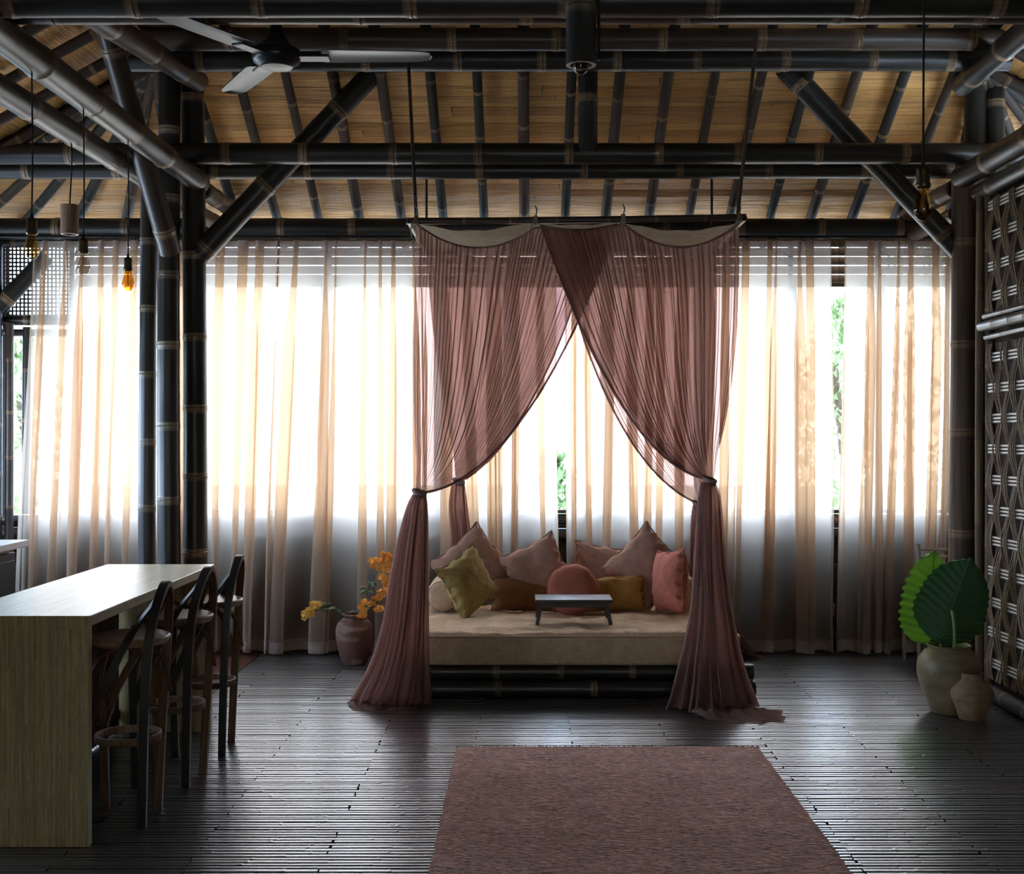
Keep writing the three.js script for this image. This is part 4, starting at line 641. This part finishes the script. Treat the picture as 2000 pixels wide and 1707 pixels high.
{
  const g = thing('bamboo_pendant', 'bamboo tube pendant hanging among the bulbs over the table', 'pendant lamp', P(136, 458, 6.57));
  part('cord', tube([new THREE.Vector3(0, 0.15, 0), new THREE.Vector3(0.012, 0.4, 0), new THREE.Vector3(0.006, 0.55, 0)], 0.004, 6, 10), M.cord, g);
  part('shade', culm(new THREE.Vector3(0, 0, 0), new THREE.Vector3(0, 0.158, 0), 0.0465, { spacing: 0.125, colors: [[0.42, 0.25, 0.17], [0.36, 0.22, 0.15]], tan: [0.55, 0.36, 0.24], bow: 0, taper: 0 }), M.culm, g);
}
{
  const g = thing('bamboo_spotlight', 'bamboo tube spotlight with a glass bulb under the nearest top beam', 'spotlight', V(0.212, 3.02, 4.72));
  part('shade', culm(new THREE.Vector3(0, 0, 0), new THREE.Vector3(0, 0.42, 0), 0.0585, { spacing: 0.215, colors: [[0.06, 0.055, 0.045], [0.05, 0.045, 0.038]], tan: [0.20, 0.15, 0.09], bow: 0, taper: 0 }), M.culm, g);
  part('bulb', lathe([[0.0001, -0.035], [0.012, -0.033], [0.026, -0.022], [0.033, -0.004], [0.031, 0.014], [0.02, 0.035]], 28), M.clearGlass, g);
  part('bracket', rbox(0.012, 0.24, 0.012, 0.002, 0.068, 0.14, 0), M.blackMetal, g);
}
// ---------------------------------------------------------------- jars and plants
{
  const j = thing('clay_jar', 'weathered reddish clay jar beside the tied drape', 'jar', V(-1.2, 0, 8.62));
  const prof = [[0.0001, 0], [0.075, 0], [0.083, 0.006], [0.104, 0.06], [0.123, 0.13], [0.133, 0.20], [0.132, 0.245], [0.118, 0.285], [0.094, 0.308], [0.078, 0.318], [0.076, 0.330], [0.086, 0.340], [0.088, 0.347], [0.080, 0.350], [0.070, 0.342], [0.068, 0.320], [0.085, 0.30], [0.11, 0.25], [0.1, 0.05], [0.0001, 0.03]];
  part('body', lathe(prof, 56), M.redClay, j);
  // sprays of orange blossom
  const R = rng(404), top = (a, r) => new THREE.Vector3(-1.2 + r * Math.cos(a), 0.34, -8.62 + r * Math.sin(a));
  const petals = []; for (let k = 0; k < 5; k++) { const a = k * 1.2566; petals.push(grid(5, 5, (u, v) => { const r = v * 0.017, w = 0.0105 * Math.sin(Math.PI * clamp(v * 0.8 + 0.14)) * (u * 2 - 1); return [r * Math.cos(a) - w * Math.sin(a), 0.007 * v * v * 1.4 + 0.003 * (u * 2 - 1) * (u * 2 - 1), r * Math.sin(a) + w * Math.cos(a)]; })); }
  const blossom = merge(petals), leafG = grid(4, 8, (u, v) => { const w = 0.014 * Math.sin(Math.PI * clamp(v, 0.02, 0.99)) * (u * 2 - 1); return [w, 0.01 * Math.sin(v * 3) - Math.abs(w) * 0.4, v * 0.055]; });
  const spray = (label, pts, clusters, leaves, m) => {
    const g = thing('flower_spray', label, 'flowers', pts[0], 'orange blossom sprays in the clay jar'), c = new THREE.CatmullRomCurve3(pts.map((p) => p.clone().sub(pts[0])));
    part('twig', new THREE.TubeGeometry(c, 24, 0.0032, 5), M.sprig, g);
    for (const [px, py, dd, n, rad] of clusters) { const ctr = P(px, py, dd).sub(pts[0]); for (let i = 0; i < n; i++) { const a = R() * 6.28, b = Math.acos(2 * R() - 1), r = rad * Math.cbrt(R() * 0.8 + 0.2), b1 = part('blossom', blossom, m, g); b1.position.set(ctr.x + r * Math.sin(b) * Math.cos(a), ctr.y + r * Math.cos(b), ctr.z + 0.7 * r * Math.sin(b) * Math.sin(a)); b1.rotation.set(R() * 1.6 + 0.3, R() * 6.28, R() * 1.2 - 0.6); b1.scale.setScalar(0.85 + 0.5 * R()); } }
    for (let i = 0; i < leaves; i++) { const t = 0.35 + 0.5 * R(), p = c.getPointAt(t), l = part('leaf', leafG, M.sprig, g); l.position.copy(p); l.rotation.set(R() * 1.5 - 0.4, R() * 6.28, R() - 0.5); l.scale.setScalar(0.9 + 0.5 * R()); }
  };
  spray('orange blossom spray reaching sideways out of the clay jar over the floor', [top(2.6, 0.02), P(676, 1197, 8.6), P(650, 1188, 8.58), P(630, 1190, 8.56), P(604, 1194, 8.55)], [[616, 1184, 8.56, 10, 0.036], [600, 1200, 8.55, 12, 0.036], [612, 1192, 8.55, 6, 0.03]], 9, M.petalYellow);
  spray('tall orange blossom spray touching the tied drape', [top(0.3, 0.02), P(712, 1180, 8.56), P(722, 1140, 8.52), P(745, 1105, 8.5), P(752, 1088, 8.5)], [[753, 1086, 8.5, 14, 0.036], [752, 1104, 8.5, 22, 0.048], [733, 1100, 8.5, 14, 0.036], [750, 1130, 8.48, 16, 0.040], [757, 1150, 8.46, 8, 0.03]], 5, M.petal);
  spray('orange blossom spray bent low behind the drape', [top(0.1, 0.03), P(716, 1196, 8.52), P(730, 1182, 8.48), P(748, 1160, 8.46)], [[747, 1161, 8.45, 9, 0.026], [734, 1168, 8.46, 8, 0.024], [729, 1180, 8.46, 6, 0.02], [741, 1190, 8.44, 7, 0.026]], 7, M.petal);
  spray('short orange blossom spray drooping over the rim of the clay jar', [top(0.9, 0.03), P(704, 1190, 8.52), P(711, 1180, 8.5)], [[713, 1177, 8.48, 8, 0.026], [708, 1190, 8.47, 10, 0.030], [707, 1203, 8.45, 9, 0.028]], 4, M.petal);
}
{
  const j = thing('large_pot', 'large rounded olive glazed pot holding two giant leaves', 'pot', V(2.445, 0, 7.10));
  part('body', lathe([[0.0001, 0], [0.098, 0], [0.104, 0.006], [0.125, 0.07], [0.158, 0.15], [0.178, 0.22], [0.180, 0.27], [0.168, 0.315], [0.140, 0.352], [0.118, 0.366], [0.114, 0.374], [0.124, 0.382], [0.126, 0.389], [0.118, 0.392], [0.106, 0.384], [0.104, 0.366], [0.14, 0.33], [0.16, 0.25], [0.12, 0.08], [0.0001, 0.05]], 64), M.celadon, j); part('soil', new THREE.CircleGeometry(0.150, 32).rotateX(-Math.PI / 2).translate(0, 0.27, 0), M.soil, j);
  const s = thing('small_pot', 'small brown clay pot with narrow neck standing before the large pot', 'pot', V(2.515, 0, 6.93));
  part('body', lathe([[0.0001, 0], [0.066, 0], [0.072, 0.006], [0.088, 0.06], [0.110, 0.115], [0.119, 0.145], [0.112, 0.172], [0.088, 0.205], [0.066, 0.222], [0.060, 0.232], [0.062, 0.250], [0.066, 0.258], [0.062, 0.262], [0.054, 0.256], [0.052, 0.23], [0.08, 0.19], [0.1, 0.14], [0.06, 0.03], [0.0001, 0.02]], 56), M.claySmall, s);
  // giant leaves: outline in the leaf's own plane, heart shaped with rippled margin
  const leaf = (label, m, centre, hw, hh, rot, rip, seed, base, attachS) => {
    const g = thing('giant_leaf', label, 'leaf', base, 'giant leaves in the large pot'), C = centre.clone().sub(base), q = new THREE.Euler(...rot, 'YXZ');
    const width = (s) => hw * Math.pow(Math.max(0, 1 - Math.pow(Math.abs(s), 2.6)), 0.60) * (s < 0 ? 1 + 0.10 * Math.sin(-s * 3) : 1 - 0.12 * s), put = (x, y, z) => new THREE.Vector3(x, y, z).applyEuler(q).add(C);
    const geo = grid(56, 90, (u, v) => { const t = u * 2 - 1, s = v * 2 - 1, at = Math.abs(t), w = width(s) * (1 + 0.03 * Math.sin(s * 38 + seed) * at * at), lobe = s < -0.72 ? 0.10 * hh * Math.pow((-s - 0.72) / 0.28, 1.5) * Math.pow(1 - at, 2) : 0, z = rip * Math.pow(at, 0.8) * Math.sin(36 * (s - 0.42 * at) + seed) - 0.16 * hw * t * t + 0.05 * hh * s * s * Math.sign(s); return put(t * w, s * hh - 0.10 * hh * at * at + lobe, z).toArray(); }, (u, v) => [u, v]);
    part('blade', geo, m, g);
    const rib = []; for (let i = 0; i <= 12; i++) { const s = lerp(attachS, 0.95, i / 12); rib.push(put(0, s * hh, 0.006 + 0.05 * hh * s * s * Math.sign(s))); } part('midrib', tube(rib, 0.0045, 6, 30), m, g);
    const A = put(0, attachS * hh, 0.012);
    part('stalk', tube([new THREE.Vector3(0, 0, 0), new THREE.Vector3(A.x * 0.35, A.y * 0.5, A.z * 0.4 + 0.03), A.clone().multiplyScalar(0.85).add(new THREE.Vector3(0, 0, 0.025)), A], 0.009, 8, 20), M.stem, g);
  };
  leaf('bright green giant leaf leaning towards the curtains', M.leaf, P(1818, 1163, 7.22), 0.190, 0.275, [0.12, 0.40, 0.06], 0.009, 2.2, V(2.42, 0.27, 7.14), -0.45);
  leaf('dark green giant leaf facing the room', M.leafDark, P(1867, 1168, 7.03), 0.195, 0.250, [-0.10, -0.12, -0.36], 0.004, 0.4, V(2.46, 0.27, 7.08), -0.30);
}
{
  const c = thing('rattan_chair', 'pale rattan chair half hidden behind the giant leaves', 'chair', V(2.89, 0, 8.44)), v = (x, y, z) => new THREE.Vector3(x, y, z);
  for (const x of [-0.19, 0.19]) { part('back_post', tube([v(x, 0, 0), v(x, 0.5, -0.01), v(x, 0.80, 0.0), v(x - Math.sign(x) * -0.012, 0.852, 0.02)], 0.013, 8, 20), M.rattan, c); part('front_leg', rod(v(x, 0, -0.33), v(x, 0.40, -0.33), 0.013), M.rattan, c); }
  for (const y of [0.815, 0.765, 0.715]) part('back_slat', rod(v(-0.19, y, 0), v(0.19, y, 0), 0.010), M.rattan, c);
  part('seat', rbox(0.42, 0.03, 0.36, 0.01, 0, 0.405, -0.17), M.rattan, c);
}
// ---------------------------------------------------------------- garden beyond the windows
{
  const g = structure('ground'); part('lawn', box(60, 0.2, 60, 0, -0.55, -20), M.ground, g); part('bouncePaving', box(30, 0.06, 30, -0.5, -0.43, -6.0), M.bouncePaving, g);  // pale slab over the lawn is added to bounce daylight up under the eaves
  const R = rng(909), lg = grid(2, 4, (u, v) => { const w = 0.026 * Math.sin(Math.PI * clamp(v, 0.03, 0.98)) * (u * 2 - 1); return [w, v * 0.11, 0.02 * Math.sin(v * 3) + Math.abs(w) * 0.3]; });
  const bush = (label, x, d, h, w, n, m, ground = -0.45) => {
    const b = thing('garden_shrub', label, 'shrub', V(x, ground, d), 'shrubs in the garden beyond the windows');
    part('trunk', tube([new THREE.Vector3(0, 0, 0), new THREE.Vector3(0.08, h * 0.4, 0.05), new THREE.Vector3(-0.05, h * 0.85, 0)], 0.05, 7, 12), M.bark, b);
    const I = new THREE.InstancedMesh(lg, m, n), o = new THREE.Object3D();
    for (let i = 0; i < n; i++) { const a = R() * 6.283, t = R(), r = w * Math.sqrt(R()) * Math.sin(Math.PI * (0.12 + 0.8 * t)); o.position.set(r * Math.cos(a), h * (0.12 + 0.9 * t), r * Math.sin(a)); o.rotation.set(R() * 2.4 - 0.4, R() * 6.283, R() * 2 - 1); o.scale.setScalar(0.7 + 1.1 * R()); o.updateMatrix(); I.setMatrixAt(i, o.matrix); }
    I.name = 'foliage'; I.userData.kind = 'stuff'; I.castShadow = I.receiveShadow = true; b.add(I);
  };
  bush('light green shrub seen through the narrow gap between the curtains', 3.35, 13.2, 3.4, 0.6, 1500, M.bush[1]);
  bush('green shrub outside behind the bed', 0.30, 13.4, 1.8, 0.35, 700, M.bush[0]);
  bush('shrub outside the window next to the lattice', -5.3, 13.0, 3.0, 0.5, 1200, M.bush[1]);
  bush('tall shrub standing outside beyond the brown column', 5.6, 15.5, 5.4, 1.6, 2200, M.bush[0]);
}
scene.updateMatrixWorld(true);
renderer.render(scene, camera);
